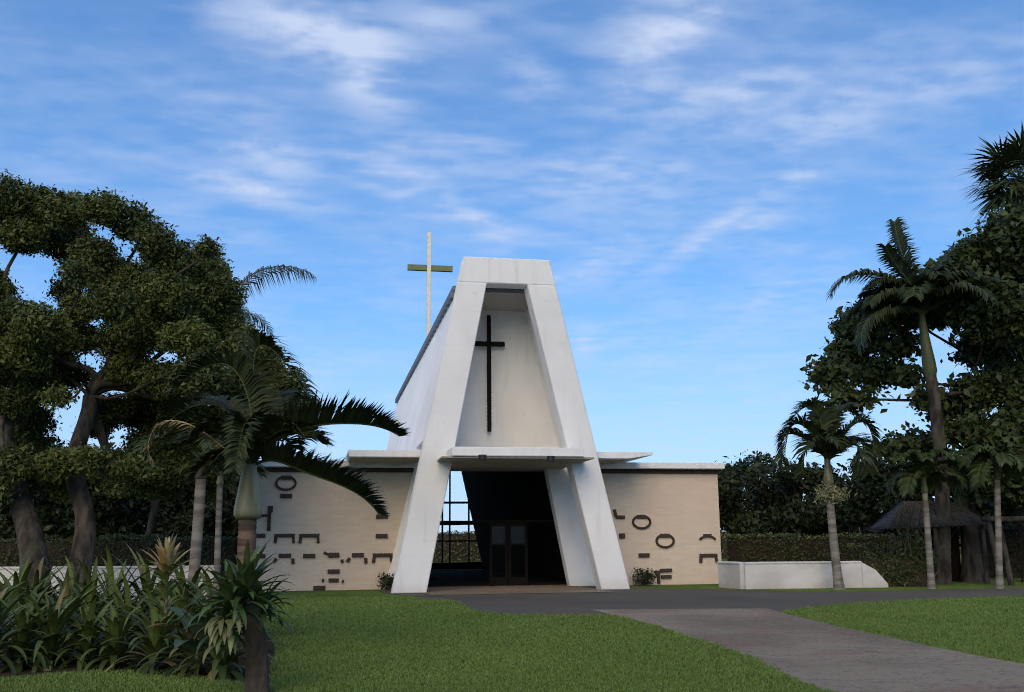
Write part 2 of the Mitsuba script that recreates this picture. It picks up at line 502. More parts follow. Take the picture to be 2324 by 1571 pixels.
# interior
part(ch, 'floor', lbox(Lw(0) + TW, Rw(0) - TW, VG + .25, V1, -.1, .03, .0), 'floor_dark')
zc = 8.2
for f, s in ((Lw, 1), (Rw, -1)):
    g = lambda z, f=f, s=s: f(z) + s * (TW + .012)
    part(ch, 'shade_lining', prism([(g(.04), .04), (g(.04) + s * .05, .04), (g(zc) + s * .05, zc), (g(zc), zc)], VG + .31, V1 - .32), 'wood_and_shade')  # near black lining, puts the shade of the unlit nave into its colour
part(ch, 'shade_ceiling', prism([(Lw(zc) + TW, zc), (Rw(zc) - TW, zc), (Rw(zc) - TW, zc + .1), (Lw(zc) + TW, zc + .1)], VG + .31, V1 - .32), 'wood_and_shade')  # same painted-in shade overhead
part(ch, 'door_header', prism([(Lw(4.85) + TW, 4.75), (Rw(4.85) - TW, 4.75), (Rw(ZS) - TW, ZS - .01), (Lw(ZS) + TW, ZS - .01)], VG, VG + .25), 'wood_and_shade')
# end window of the nave
VE = V1 - .25
ew = part(ch, 'end_window', prism([(Lw(.03) + TW, .05), (Rw(.03) - TW, .05), (Rw(.5) - TW, .5), (Lw(.5) + TW, .5)], VE - .05, VE + .1), 'wood_and_shade', label='tall glazed end wall seen through the dark nave')
bars = []
cols = [on_front(x, 1150, VE)[0] for x in (990, 1004, 1021, 1064)]
cols = [cols[1] - 1.35, cols[1], cols[2], cols[3], cols[3] + 1.2]
for c in cols:
    part(ew, 'mullion', lbox(c - .05, c + .05, VE - .08, VE + .08, .5, zc, .01), 'black_metal')
for y, h in ((1141, .07), (1187, .13), (1228, .05)):
    z = on_front(1040, y, VE)[1]
    part(ew, 'transom', lbox(Lw(z) + TW, Rw(z) - TW, VE - .07, VE + .07, z - h, z + h, .01), 'black_metal')
part(ew, 'pane', (np.array([loc(Lw(.5) + TW, VE, .5), loc(Rw(.5) - TW, VE, .5), loc(Rw(zc) - TW, VE, zc), loc(Lw(zc) + TW, VE, zc)]), np.array([[0, 1, 2], [0, 2, 3]])), 'pane_glass')
part(ch, 'end_gable', prism([(Lw(zc) + TW, zc), (Rw(zc) - TW, zc), (Rw(ZR) - TW, ZR - .01), (Lw(ZR) + TW, ZR - .01)], V1 - .3, V1), 'white_paint')
# entrance doors
VD = VG + .12
zd = on_front(1150, 1186, VD)[1]
xs = [on_front(x, 1260, VD)[0] for x in (1110, 1153, 1198)]
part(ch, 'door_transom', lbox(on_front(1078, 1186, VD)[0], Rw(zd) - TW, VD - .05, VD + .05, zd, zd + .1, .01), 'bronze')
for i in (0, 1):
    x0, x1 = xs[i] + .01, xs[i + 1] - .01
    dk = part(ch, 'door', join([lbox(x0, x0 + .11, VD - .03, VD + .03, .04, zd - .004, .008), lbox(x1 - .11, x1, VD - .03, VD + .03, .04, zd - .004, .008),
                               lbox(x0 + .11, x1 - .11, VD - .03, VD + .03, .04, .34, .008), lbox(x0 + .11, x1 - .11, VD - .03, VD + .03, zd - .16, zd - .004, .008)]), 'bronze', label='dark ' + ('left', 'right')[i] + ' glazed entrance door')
    part(dk, 'pane', (np.array([loc(x0 + .11, VD, .34), loc(x1 - .11, VD, .34), loc(x1 - .11, VD, zd - .16), loc(x0 + .11, VD, zd - .16)]), np.array([[0, 1, 2], [0, 2, 3]])), 'pane_glass')
    hx = x1 - .06 if i == 0 else x0 + .06
    part(dk, 'handle', lbox(hx - .015, hx + .015, VD - .09, VD - .06, .95, 1.35, .005), 'bronze')

# wings
VW = 3.45
wr, wl = on_front(1634, 1200, VW), on_front(556, 1200, VW)
ztop = on_front(1560, 1066, VW)[1]
WW = []
for s, end in ((-1, wl[0]), (1, wr[0])):
    f = Lw if s < 0 else Rw
    e = min(end, f(0)) , max(end, f(0))
    inner0, inner1 = f(0) - s * .05, f(ztop) - s * .05
    k = part(ch, 'wing_wall', prism([(inner0, 0), (end, 0), (end, ztop), (inner1, ztop)], VW, VW + 13.0), 'beige_brick', label=('left' if s < 0 else 'right') + ' beige brick wing wall with dark relief symbols')
    WW.append(k)
    u0, u1 = sorted((f(ztop) - s * .1, end + s * .15))
    part(ch, 'wing_roof', lbox(u0, u1, VW - .45, VW + 13.3, ztop + .004, ztop + .24, .02), 'white_paint')
    sf0, sf1 = sorted((f(ztop) - s * .1, end + s * .02))
    part(ch, 'wing_shadow_strip', lbox(sf0, sf1, VW - .10, VW - .004, ztop - .16, ztop + .002, .005), 'relief_brown')  # dark strip painting the shadow line under the roof overhang
# canopies beside the nave
VC = 0.9
c1 = on_front(1482, 1030, VC)
czt = on_front(1420, 1026, VC)[1]
def canopy(u_in, u_out, s, taper, label):
    """Flat canopy slab; the last stretch of its underside sweeps up to a thin tip."""
    th = .24
    u_t = u_out - s * taper
    part(ch, 'canopy', join([prism([(u_in, czt - th), (u_t, czt - th), (u_out, czt - .1), (u_out, czt), (u_in, czt)], VC, VW + 1.5, .012)]), 'white_paint', label=label)
    a, b = sorted((u_in, u_t))
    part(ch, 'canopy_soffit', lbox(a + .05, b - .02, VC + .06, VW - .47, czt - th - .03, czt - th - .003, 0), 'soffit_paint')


canopy(Rw(czt - .3) - .25, c1[0], 1, .9, 'right flat canopy tapering to a thin tip')
canopy(Lw(czt - .3) + .25, on_front(790, 1022, VC)[0], -1, .05, 'left flat canopy behind the palm fronds')

# dark relief symbols on the wing walls


def bar2d(p, q, w):
    """A raised bar on the wing wall between two (u, z) points."""
    p, q, w = np.array(p), np.array(q), w * 1.12
    d = unit(q - p)
    n = np.array([-d[1], d[0]]) * w / 2
    return prism([p - n, q - n, q + n, p + n], VW - .11, VW - .002, .015)


def arc2d(c, rx, rz, a0, a1, w, n=14):
    out = []
    pts = [np.array([c[0] + rx * math.cos(math.radians(t)), c[1] + rz * math.sin(math.radians(t))]) for t in np.linspace(a0, a1, n)]
    return [bar2d(a, b, w) for a, b in zip(pts[:-1], pts[1:])]


def symbol(kind, x, y, side):
    c = on_front(x, y, VW)
    h = .215                                   # half a dash
    if kind == 'dash': ps = [bar2d(c - (h, 0), c + (h, 0), .13)]
    elif kind == 'dot': ps = [bar2d(c - (.11, 0), c + (.11, 0), .17)]
    elif kind == 'person': ps = [bar2d(c - (.09, 0), c + (.09, 0), .2), bar2d(c - (.03, .12), c - (.03, .78), .11), bar2d(c - (.6, .24), c - (.05, .22), .08)]
    elif kind == 'bracket': ps = [bar2d(c - (.36, 0), c + (.36, 0), .11), bar2d(c + (-.31, -.06), c + (-.33, -.27), .10), bar2d(c + (.31, -.06), c + (.33, -.27), .08)]
    elif kind == 'cup': ps = [bar2d(c - (h, 0), c + (h, 0), .13), bar2d(c + (-.3, -.10), c + (-.38, -.24), .10), bar2d(c + (.28, -.10), c + (.3, -.3), .10)]
    elif kind == 'arc': ps = [bar2d(c - (.16, 0), c + (.16, 0), .11)] + arc2d(c - (0, .22), .34, .2, 20, 160, .06)
    elif kind == 'ring': ps = [bar2d(c + (-.18, .0), c + (.18, 0), .12)] + arc2d(c - (0, .20), .35, .24, 0, 360, .065, 22)
    elif kind == 'ell': ps = [bar2d(c - (.03, .0), c + (.33, -.02), .11), bar2d(c + (-.03, .03), c + (-.08, .28), .10)]
    elif kind == 'fork': ps = [bar2d(c + (-.1, .1), c + (.38, .12), .11), bar2d(c + (-.05, -.13), c + (.36, -.13), .11), bar2d(c + (-.16, .1), c + (-.16, -.38), .10), bar2d(c + (-.3, .0), c + (-.2, .04), .16)]
    elif kind == 'wink': ps = [bar2d(c - (.2, 0), c + (.2, 0), .15), bar2d(c + (.3, -.16), c + (.32, -.28), .09), bar2d(c + (-.36, .10), c + (-.2, .02), .08)]
    else: ps = [bar2d(c - (.18, 0), c + (.18, 0), .12), bar2d(c - (.42, .0), c - (.34, .0), .1), bar2d(c + (.3, -.04), c + (.36, -.05), .1)]
    part(WW[side], 'relief_symbol', join(ps), 'relief_brown', smooth=False)


zl = lambda X, Y: (514.4 + .2311 * X, 1028.8 + .2311 * Y)
zr_ = lambda X, Y: (1301.2 + .2311 * X, 998.6 + .2311 * Y)
for k, X, Y in [('dash', 585, 420), ('ring', 585, 240), ('person', 430, 550), ('dash', 320, 810), ('bracket', 570, 808), ('bracket', 812, 808), ('dash', 1525, 622), ('dash', 1522, 812), ('dash', 320, 1010),
                ('cup', 572, 1005), ('dash', 810, 1008), ('wink', 1052, 1000), ('cup', 1288, 1000), ('bracket', 1530, 1000), ('dash', 1050, 1160), ('dots', 1050, 1247), ('dash', 910, 1322)]:
    symbol(k, *zl(X, Y), 0)
for k, X, Y in [('ell', 420, 755), ('ring', 665, 755), ('dot', 475, 942), ('ring', 895, 940), ('arc', 1312, 940), ('dash', 690, 1132), ('bracket', 1322, 1133), ('fork', 870, 1310), ('dash', 180, 1320)]:
    symbol(k, *zr_(X, Y), 1)

# crosses
hc = thing('wall_cross', 'tall thin dark cross hung in the recess above the entrance', 'cross')
VX = VGW - .3
cu = on_front(1110, 850, VX)[0]
z0, z1, za = on_front(1110, 980, VX)[1], on_front(1108, 716, VX)[1], on_front(1120, 781, VX)[1]
part(hc, 'upright', lbox(cu - .072, cu + .072, VX - .08, VX + .08, z0, z1), 'bronze')
part(hc, 'arm', lbox(cu - .62, cu - .074, VX - .07, VX + .07, za - .09, za + .09), 'bronze')
part(hc, 'arm', lbox(cu + .074, cu + .62, VX - .07, VX + .07, za - .09, za + .09), 'bronze')
for z in (z0 + .6, z1 - .5):
    part(hc, 'bracket', lbox(cu - .03, cu + .03, VX + .083, VGW - .003, z - .03, z + .03), 'bronze')
mc = thing('roof_cross', 'tall pale mast cross with short dark green arms standing on the chapel roof', 'cross')
mu = (Lw(ZR) + Rw(ZR)) / 2
best = min(np.linspace(5, 29, 200), key=lambda v: abs(on_front(972, 800, v)[0] - mu))
cz1, cza = on_front(969, 528, best)[1], on_front(975, 609, best)[1]
part(mc, 'mast', lbox(mu - .13, mu + .13, best - .13, best + .13, ZR + .16, cz1, .02), 'pale_gold')
aw0, aw1 = on_front(925, 608, best)[0], on_front(1027, 611, best)[0]
part(mc, 'arm', lbox(aw0, mu - .133, best - .12, best + .12, cza - .19, cza + .19, .02), 'green_patina')
part(mc, 'arm', lbox(mu + .133, aw1, best - .12, best + .12, cza - .19, cza + .19, .02), 'green_patina')

# ------------------------------------------------------------------ garden walls


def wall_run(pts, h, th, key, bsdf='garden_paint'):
    for (a, b) in zip(pts[:-1], pts[1:]):
        a, b = np.array(a), np.array(b)
        d = unit(b - a)
        n = np.array([-d[1], d[0]]) * th / 2
        body, cap = [], []
        for p in (a, b):
            for s in (-1, 1):
                q = p + s * n
                body += [(*q, -.05), (*q, h - .06)]
                q2 = p + s * n * 1.25
                cap += [(*q2, h - .058), (*q2, h - .02)]
                q3 = p + s * n * 1.1
                cap += [(*q3, h)]
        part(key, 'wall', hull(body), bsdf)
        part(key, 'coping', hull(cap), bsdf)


gr0, gr1, gr2 = np.array(ground_at(1640, 1333)[:2]), np.array(ground_at(1690, 1337)[:2]), np.array(ground_at(2012, 1333)[:2])
gw = thing('garden_wall', 'low white garden wall to the right of the chapel wing behind a slim palm', 'wall')
hr = at(1800, 1275, gr1[1])[2]
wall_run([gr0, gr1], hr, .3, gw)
# the right end of the wall slopes down to the ground in steps
mid_r = gr1 + (gr2 - gr1) * .82
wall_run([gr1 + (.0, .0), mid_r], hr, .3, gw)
d = unit(gr2 - mid_r); n = np.array([-d[1], d[0]]) * .15
ends = []
for p, hh in ((mid_r + d * .01, hr - .04), (mid_r + d * .5, hr - .3), (gr2, .12)):
    for s in (-1, 1):
        q = p + s * n
        ends += [(*q, -.05), (*q, hh)]
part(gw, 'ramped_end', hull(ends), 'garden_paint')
gwl = thing('garden_wall', 'low white garden wall behind the flower bed on the left', 'wall')
wl0, wl1 = np.array([-26.0, 33.0]), np.array(at(495, 1300, 31.0)[:2])
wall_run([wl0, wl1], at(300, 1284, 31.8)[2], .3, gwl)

# ------------------------------------------------------------------ vegetation tools


def leaf_cards(pos, nrm, size, rng, aspect=2.0, bend=.25):
    """Two-triangle pointed leaves at pos with normal nrm; returns v, f."""
    n = len(pos)
    t = unit(np.cross(nrm, rng.normal(size=(n, 3))))
    b = np.cross(nrm, t)
    L = size[:, None] * t
    Wd = size[:, None] * b / aspect
    dz = nrm * size[:, None] * bend
    v = np.stack([pos - L * .5, pos + Wd * .5 - dz * .2, pos + L * .5 - dz, pos - Wd * .5 - dz * .2], 1).reshape(-1, 3)
    i = np.arange(n)[:, None] * 4
    f = np.vstack([i + np.array([0, 1, 3]), i + np.array([1, 2, 3])])
    return v, f


def clump_leaves(clumps, density, size, rng, cols, aspect=2.0, flat=.7, holes=1.0, upb=.6):
    """clumps: (centre, radius) ; leaves gathered in twig tufts through each clump's volume."""
    vs = []
    for c, r in clumps:
        cl_tone = rng.uniform(-.22, .25)
        nt = max(6, int(density * r * r))
        d = unit(rng.normal(size=(nt, 3)))
        rr = r * (.35 + .65 * rng.random(nt) ** .45)
        lump = .75 + .5 * meshkit.noise((d * 2.1 + np.asarray(c)), 5)
        p = np.asarray(c) + d * (rr * lump)[:, None] * np.array([1, 1, flat])
        keep = meshkit.noise(p * (1.6 / max(r, .3)) * .9 + 40, 11) > .28 * holes
        p, d = p[keep], d[keep]
        k = 9
        tp = np.repeat(p, k, 0) + rng.normal(size=(len(p) * k, 3)) * size * 1.1 * np.array([1, 1, .6])
        nn = unit(rng.normal(size=tp.shape) * .8 + np.repeat(d, k, 0) * .5 + np.array([0, 0, upb]))
        sz = size * (.5 + 1.2 * rng.random(len(tp)) ** 1.6)
        v, f = leaf_cards(tp, nn, sz, rng, aspect)
        tone = np.repeat(rng.random(len(p)), k)[:, None] * .6 + rng.random((len(tp), 1)) * .4
        tone = np.clip(tone + cl_tone, 0, 1.15)
        col = np.asarray(cols[0]) * (1 - tone) + np.asarray(cols[1]) * tone
        yel = rng.random((len(tp), 1)) < .02
        col = np.where(yel, np.asarray(cols[2]) if len(cols) > 2 else col, col)
        vs.append((v, f, np.repeat(col, 4, 0)))
    return join(vs)


def limb(p0, p1, r0, r1, rng, sag=.12, n=9, sides=7):
    p0, p1 = np.asarray(p0), np.asarray(p1)
    L = np.linalg.norm(p1 - p0)
    m1 = p0 + (p1 - p0) * .35 + rng.normal(size=3) * L * .06 + np.array([0, 0, L * sag])
    m2 = p0 + (p1 - p0) * .7 + rng.normal(size=3) * L * .06 + np.array([0, 0, L * sag * .7])
    pts = spline([p0, m1, m2, p1], n)
    return tube(pts, np.linspace(r0, r1, n), sides), pts


def tree(key, trunks, clumps, rng, density, size, cols, limb_r=.16, flare=1.5, flat=.7, holes=1.0, aspect=2.0, bark='bark', upb=.6):
    """trunks: list of (point list, r0, r1); each clump is fed by a limb from the nearest trunk top."""
    tops = []
    for pts, r0, r1 in trunks:
        p = spline(pts, 16)
        r = np.linspace(r0, r1, 16) * (1 + (flare - 1) * np.exp(-np.arange(16) / 1.6))
        part(key, 'trunk', tube(p, r, 14), bark, smooth=60)
        tops.append((p[-1], r1))
    # limbs fork from limb to limb: each clump hangs on the node that gives the shortest way to a trunk
    nodes = [[p, 0.0, -1, t] for p, t in tops]            # place, way to the trunk, parent, count or trunk radius
    order = sorted(clumps, key=lambda q: min(np.linalg.norm(p - np.asarray(q[0])) for p, _ in tops))
    n0 = len(nodes)
    for c, r in order:
        c = np.asarray(c) - np.array([0, 0, r * .25])
        b = min(range(len(nodes)), key=lambda k: np.linalg.norm(nodes[k][0] - c) * (1.0 if nodes[k][0][2] < c[2] + .4 else 1.5) + .55 * nodes[k][1])
        nodes.append([c, nodes[b][1] + np.linalg.norm(nodes[b][0] - c), b, 1])
    cnt = [1] * len(nodes)
    for k in range(len(nodes) - 1, n0 - 1, -1):
        cnt[nodes[k][2]] += cnt[k]
    rad = lambda k: min(limb_r, .028 * cnt[k] ** .55 + .012)
    wood = []
    for k in range(n0, len(nodes)):
        b = nodes[k][2]
        wood.append(limb(nodes[b][0], nodes[k][0], rad(k), rad(k) * .72, rng, .06, 9, 7)[0])
        for _ in range(3):
            e = nodes[k][0] + unit(rng.normal(size=3) + np.array([0, 0, .6])) * order[k - n0][1] * .8 * np.array([1, 1, flat])
            wood.append(limb(nodes[k][0], e, .025, .010, rng, .05, 5, 4)[0])
    part(key, 'branches', join(wood), bark, smooth=60)
    v, f, c = clump_leaves(clumps, density, size, rng, cols, aspect, flat, holes, upb)
    part(key, 'crown', (v, f), 'foliage', color=c)


def frond(pts, leaflet, rng, n=46, lift=.25, droop=.5, col0=(.03, .05, .015), col1=(.07, .10, .03), r=.02, width=.035, tipmin=.45, up=None, fwd=.55, jit=.12):
    """A feather frond along the polyline pts. lift: how steeply the two rows rise; droop: how the leaflet tips fall."""
    p = spline(pts, n + 8)
    t = unit(np.gradient(p, axis=0))
    upv = np.array([0, 0, 1.0]) if up is None else np.asarray(up, float)
    side = unit(np.cross(t, upv))
    nrm = np.cross(side, t)
    L = len(p)
    v0, f0 = tube(p, np.linspace(r, r * .3, L), 5)
    c0 = np.tile(np.array(col1) * 1.3, (len(v0), 1))
    out = [(v0, f0, c0)]
    vs, fs, cs, k = [], [], [], 0
    for i in range(6, L):
        s = i / (L - 1)
        ln = leaflet * (tipmin + .9 * math.sin(math.pi * min(1, .12 + s * .82)) ** .8) * .75
        for sg in (-1, 1):
            l = lift + rng.normal() * jit
            d = unit(side[i] * sg * math.cos(l) + nrm[i] * math.sin(l) + t[i] * (fwd + .35 * s) + rng.normal(size=3) * .05)
            d2 = unit(d + np.array([0, 0, -droop * (1 + rng.random() * .5)]))
            a = ln * (.85 + .3 * rng.random())
            m, e = p[i] + d * a * .5, p[i] + d * a * .5 + d2 * a * .5
            w = unit(np.cross(d, nrm[i] + .001)) * width * .5
            vs += [p[i] - w * .5, p[i] + w * .5, m - w, m + w, e]
            fs += [(k, k + 1, k + 3), (k, k + 3, k + 2), (k + 2, k + 3, k + 4)]
            tone = rng.random()
            c = np.array(col0) * (1 - tone) + np.array(col1) * tone
            cs += [c] * 5
            k += 5
    out.append((np.array(vs), np.array(fs), np.array(cs)))
    return join(out)


def palm(key, base, top, r0, r1, fronds, rng, shaft=None, bark='palm_bark', ring=.06, lean=None, sh_mat='crownshaft_green', skip_trunk=False):
    base, top = np.asarray(base, float), np.asarray(top, float)
    n = 60
    mid = (base + top) / 2 + (np.asarray(lean) if lean is not None else 0)
    p = spline([base, mid, top], n)
    s = np.linspace(0, 1, n)
    r = (r0 + (r1 - r0) * s) * (1 + .35 * np.exp(-s * 14)) * (1 + ring * (np.arange(n) % 2))
    part(key, 'trunk', tube(p, r, 14), bark, smooth=50)
    if shaft:
        h, rb, rt = shaft
        ax = unit(top - p[-4])
        q = np.array([top + ax * h * a for a in np.linspace(-.02, 1, 14)])
        prof = np.interp(np.linspace(0, 1, 14), [0, .06, .2, .6, 1], [rb * .8, rb, rb * .97, rb * .68, rt])
        part(key, 'crownshaft', tube(q, prof, 16), sh_mat, smooth=60)
    for m in fronds:
        part(key, 'frond', m[:2], 'foliage', color=m[2])


def arc_frond(c, az, length, elev, fall, rng, **kw):
    """Rachis from c leaving at azimuth az, rising at elev and curving down by fall radians."""
    pts, p, e = [np.asarray(c, float)], np.asarray(c, float), elev
    n = 7
    for i in range(n):
        e -= fall / n * (.5 + i / n)
        p = p + length / n * np.array([math.cos(az) * math.cos(e), math.sin(az) * math.cos(e), math.sin(e)])
        pts.append(p)
    return frond(pts, kw.pop('leaflet'), rng, **kw)


def px_frond(pts, leaflet, rng, dz=0.0, **kw):
    """pts: (x, y, depth) in picture units and metres."""
    return frond([at(*p) for p in pts], leaflet, rng, **kw)


DG = ((.020, .034, .010), (.055, .078, .022), (.10, .09, .03))
MG = ((.026, .040, .010), (.100, .124, .026), (.16, .12, .03))

# ------------------------------------------------------------------ big tree on the left
rng = np.random.default_rng(7)
t1 = thing('shade_tree', 'tall spreading dark shade tree with two crooked trunks filling the left side', 'tree')
DL = 29.0
cl = [(15, 450, 62), (90, 470, 55), (165, 480, 52), (235, 475, 46), (300, 505, 46), (352, 545, 40), (50, 535, 50), (140, 545, 50), (215, 575, 42), (395, 590, 42), (450, 610, 44), (500, 660, 44), (440, 680, 58),
      (370, 665, 56), (300, 640, 52), (500, 735, 46), (430, 770, 52), (330, 745, 58), (255, 690, 46), (20, 720, 52), (85, 735, 50), (130, 775, 40), (40, 800, 60), (110, 850, 46), (300, 840, 46), (375, 860, 50), (455, 850, 54),
      (545, 800, 46), (600, 850, 46), (640, 895, 38), (530, 880, 52), (20, 900, 46), (70, 960, 44), (255, 925, 36), (330, 940, 48), (420, 945, 52), (500, 960, 48), (25, 1000, 55), (100, 1030, 46), (340, 1010, 46), (440, 1020, 44), (-40, 640, 50), (-60, 780, 90), (-90, 500, 80), (-80, 950, 90), (470, 565, 24), (590, 800, 40), (560, 770, 34), (655, 870, 34), (690, 925, 30), (250, 620, 50), (180, 620, 36), (270, 760, 40), (280, 800, 40), (400, 720, 50), (180, 700, 40), (10, 660, 22), (160, 850, 36), (370, 900, 50), (560, 930, 44), (620, 950, 36), (20, 1060, 46), (180, 1070, 40), (250, 1060, 44), (380, 1070, 44), (470, 1060, 40), (60, 900, 40), (200, 770, 36), (130, 900, 26)]
low_cl = [(25, 1058, 46), (135, 1050, 38), (205, 1040, 32), (-30, 1120, 44), (310, 1060, 34), (262, 1110, 20)]
clumps = []
for x, y, r in cl:
    dp = DL + rng.normal() * 1.6 + (3.0 if y > 900 else 0)
    clumps.append((at(x, y, dp), r / FPX * dp * 1.08))
GAPS = [(75, 610, 85, 45), (295, 535, 50, 26), (190, 685, 24, 22), (214, 780, 34, 30), (188, 845, 30, 24), (388, 788, 28, 20), (70, 890, 22, 18), (150, 936, 46, 40), (235, 1020, 55, 28)]
for x, y, r in list(cl):
    for _ in range(3):
        x2, y2, r2 = x + rng.uniform(-38, 38), y + rng.uniform(-10, 45), r * .8
        if any(((x2 - a) / (c + r2 * .75)) ** 2 + ((y2 - b) / (d + r2 * .6)) ** 2 < 1 for a, b, c, d in GAPS) or x2 > 610 or y2 < 520 or x2 - 480 > (y2 - 600) * .55:
            continue
        dp = 32.5 + rng.normal() * .8
        clumps.append((at(x2, y2, dp), r2 / FPX * dp))
for x, y, r in low_cl:
    clumps.append((at(x, y, 26.6 + rng.normal() * .3), r / FPX * 26.6 * 1.05))
trunkA = [np.r_[at(75, 1300, 27)[:2], -.1], at(72, 1230, 27), at(50, 1150, 27.4), at(20, 1050, 28), at(10, 960, 28.6)]
trunkB = [np.r_[at(183, 1300, 27.6)[:2], -.1], at(190, 1240, 27.6), at(192, 1160, 27.8), at(168, 1080, 28), at(185, 985, 28.6), at(205, 900, 29)]
tree(t1, [(trunkA, .36, .22), (trunkB, .30, .2)], clumps, rng, 1050, .115, MG, limb_r=.17, flat=.78, holes=.85, aspect=2.2)

# ------------------------------------------------------------------ dark banyan-like tree on the right
rng = np.random.default_rng(11)
t2 = thing('shade_tree', 'large loose dark tree with big leaves rising behind the royal palm at right', 'tree')
cl = [(1885, 850, 36), (1925, 805, 40), (1955, 745, 46), (2005, 712, 44), (2070, 700, 44), (2150, 640, 50), (2215, 580, 46), (2290, 520, 50), (2300, 620, 66), (2230, 690, 60), (2140, 705, 36), (2030, 785, 36), (1985, 850, 30), (1915, 900, 24), (2060, 850, 22),
      (2235, 790, 46), (2310, 760, 56), (2300, 880, 58), (2210, 890, 40), (2150, 930, 30), (2190, 985, 44), (2285, 1000, 60), (2085, 1010, 34), (2360, 560, 80), (2380, 720, 80), (2390, 900, 90), (2035, 1015, 26), (2235, 1075, 46), (2330, 1080, 60), (2160, 1070, 36), (2310, 1140, 44), (1960, 905, 16), (2100, 900, 20)]
clumps = []
for x, y, r in cl:
    dp = 41 + rng.normal() * 1.6
    clumps.append((at(x, y, dp), r / FPX * dp * 1.1))
gb = lambda x, dp: np.r_[at(x, 1300, dp)[:2], -.1]
pil = [([gb(2205, 40.2), at(2204, 1250, 40.2), at(2196, 1150, 40.2), at(2206, 1020, 40.6), at(2215, 900, 41)], .34, .2), ([gb(2345, 39.5), at(2340, 1250, 39.5), at(2325, 1150, 39.5), at(2310, 1000, 40)], .32, .22)]
tree(t2, pil, clumps, rng, 330, .27, DG, limb_r=.2, flat=.85, holes=1.28, aspect=1.7, bark='dark_bark')

# ------------------------------------------------------------------ thatched shelter under the trees on the right
gs = thing('garden_shelter', 'dark open garden shelter with ragged grey thatched roof at the right edge', 'shelter')
DS = 38.0
P3 = lambda x, y, d: at(x, y, d)
ez = at(2120, 1184, DS)[2]
rz = at(2120, 1137, DS + 1.2)[2]
xl, xr = at(2022, 1190, DS)[0], at(2240, 1190, DS)[0]
eave = [np.array([xl, DS, ez - .12]), np.array([xr, DS, ez]), np.array([xr, DS + 3.0, ez]), np.array([xl, DS + 3.0, ez - .12])]
rdg = [np.array([xl + 1.1, DS + 1.5, rz]), np.array([xr - .7, DS + 1.5, rz])]
part(gs, 'roof', hull([*eave, *rdg, *[e - K * .12 for e in eave]]), 'thatch')
bl = []
for face in ([eave[0], eave[1], rdg[1], rdg[0]], [eave[1], eave[2], rdg[1], rdg[1]], [eave[3], eave[0], rdg[0], rdg[0]]):
    a, b, c, d = face
    for _ in range(900):
        q, t = rng.random(), rng.random() ** 1.3
        p = (a + (b - a) * q) * (1 - t) + (d + (c - d) * q) * t
        dn = unit((a + (b - a) * q) - (d + (c - d) * q) + 1e-6) + rng.normal(size=3) * .12
        e = p + dn * rng.uniform(.25, .5) + K * .05
        w = unit(np.cross(dn, K)) * .02
        bl.append((np.array([p + K * .03 - w, p + K * .03 + w, e]), np.array([[0, 1, 2]]), np.tile(np.array((.08, .075, .062)) * rng.uniform(.3, 1.4), (3, 1))))
v, f, cc = join(bl)
part(gs, 'thatch', (v, f), 'foliage', color=cc, label='ragged grey thatch fringe', kind='stuff')
for x, d in ((2126, DS + .25), (2234, DS + .25), (2126, DS + 2.7), (2234, DS + 2.7)):
    p = at(x, 1250, d)
    part(gs, 'post', tube([np.r_[p[:2], -.05], np.r_[p[:2], ez - .02]], [.09, .08], 8), 'dark_bark', smooth=60)
for k in range(9):
    x0 = xl + (xr - xl) * (.30 + .078 * k)
    part(gs, 'plank', hull([(x0 + dx, DS + 2.55 + dy, z) for dx in (.004, (xr - xl) * .078 - .004) for dy in (0, .03) for z in (.03, ez - .1 - .03 * (k % 3))]), 'wood_and_shade')
for x0, x1, d in ((2239, 2272, DS - .8), (2262, 2293, DS - .9)):
    a, b = at(x0, 1168, d), ground_at(x1, 1343)
    b = np.r_[at(x1, 1300, d)[:2], -.05]
    part(gs, 'leaning_post', tube([b, (a + b) / 2 + [.02, 0, 0], a], [.11, .1, .09], 8), 'bark', smooth=60, label='pale leaning post in front of the shelter')
a, b = at(2228, 1178, DS - .9), at(2350, 1176, DS - .9)
part(gs, 'beam', tube([a, (a + b) / 2 - K * .03, b], [.1, .1, .09], 8), 'bark', smooth=60)

# pale dry twigs leaning against the shelter
dt = thing('dry_bush', 'tangle of dry twigs and dark leaves beside the left end of the thatched shelter', 'bush')
wood = []
c0 = np.r_[at(2062, 1330, DS - .8)[:2], 0.0]
for k in range(60):
    a = c0 + np.array([rng.normal() * .2, rng.normal() * .2, .0])
    b = at(2062 + rng.normal() * 38, 1190 + rng.normal() * 30, DS - .8 + rng.normal() * .3)
    wood.append(limb(a, b, .025, .008, rng, .08, 6, 4)[0])
part(dt, 'twigs', join(wood), 'bark', smooth=60)
v, f, cc = clump_leaves([(c0 + K * .5, .8), (c0 + K * 1.0 + [.3, 0, 0], .7), (c0 + K * .6 + [-.7, 0, 0], .6), (c0 + K * 1.5 + [.1, 0, 0], .5)], 420, .12, rng, DG, flat=.9, holes=.8)
part(dt, 'leaves', (v, f), 'foliage', color=cc)

# ------------------------------------------------------------------ trees behind
DK = tuple(tuple(.6 * c for c in t) for t in DG)
rng = np.random.default_rng(23)


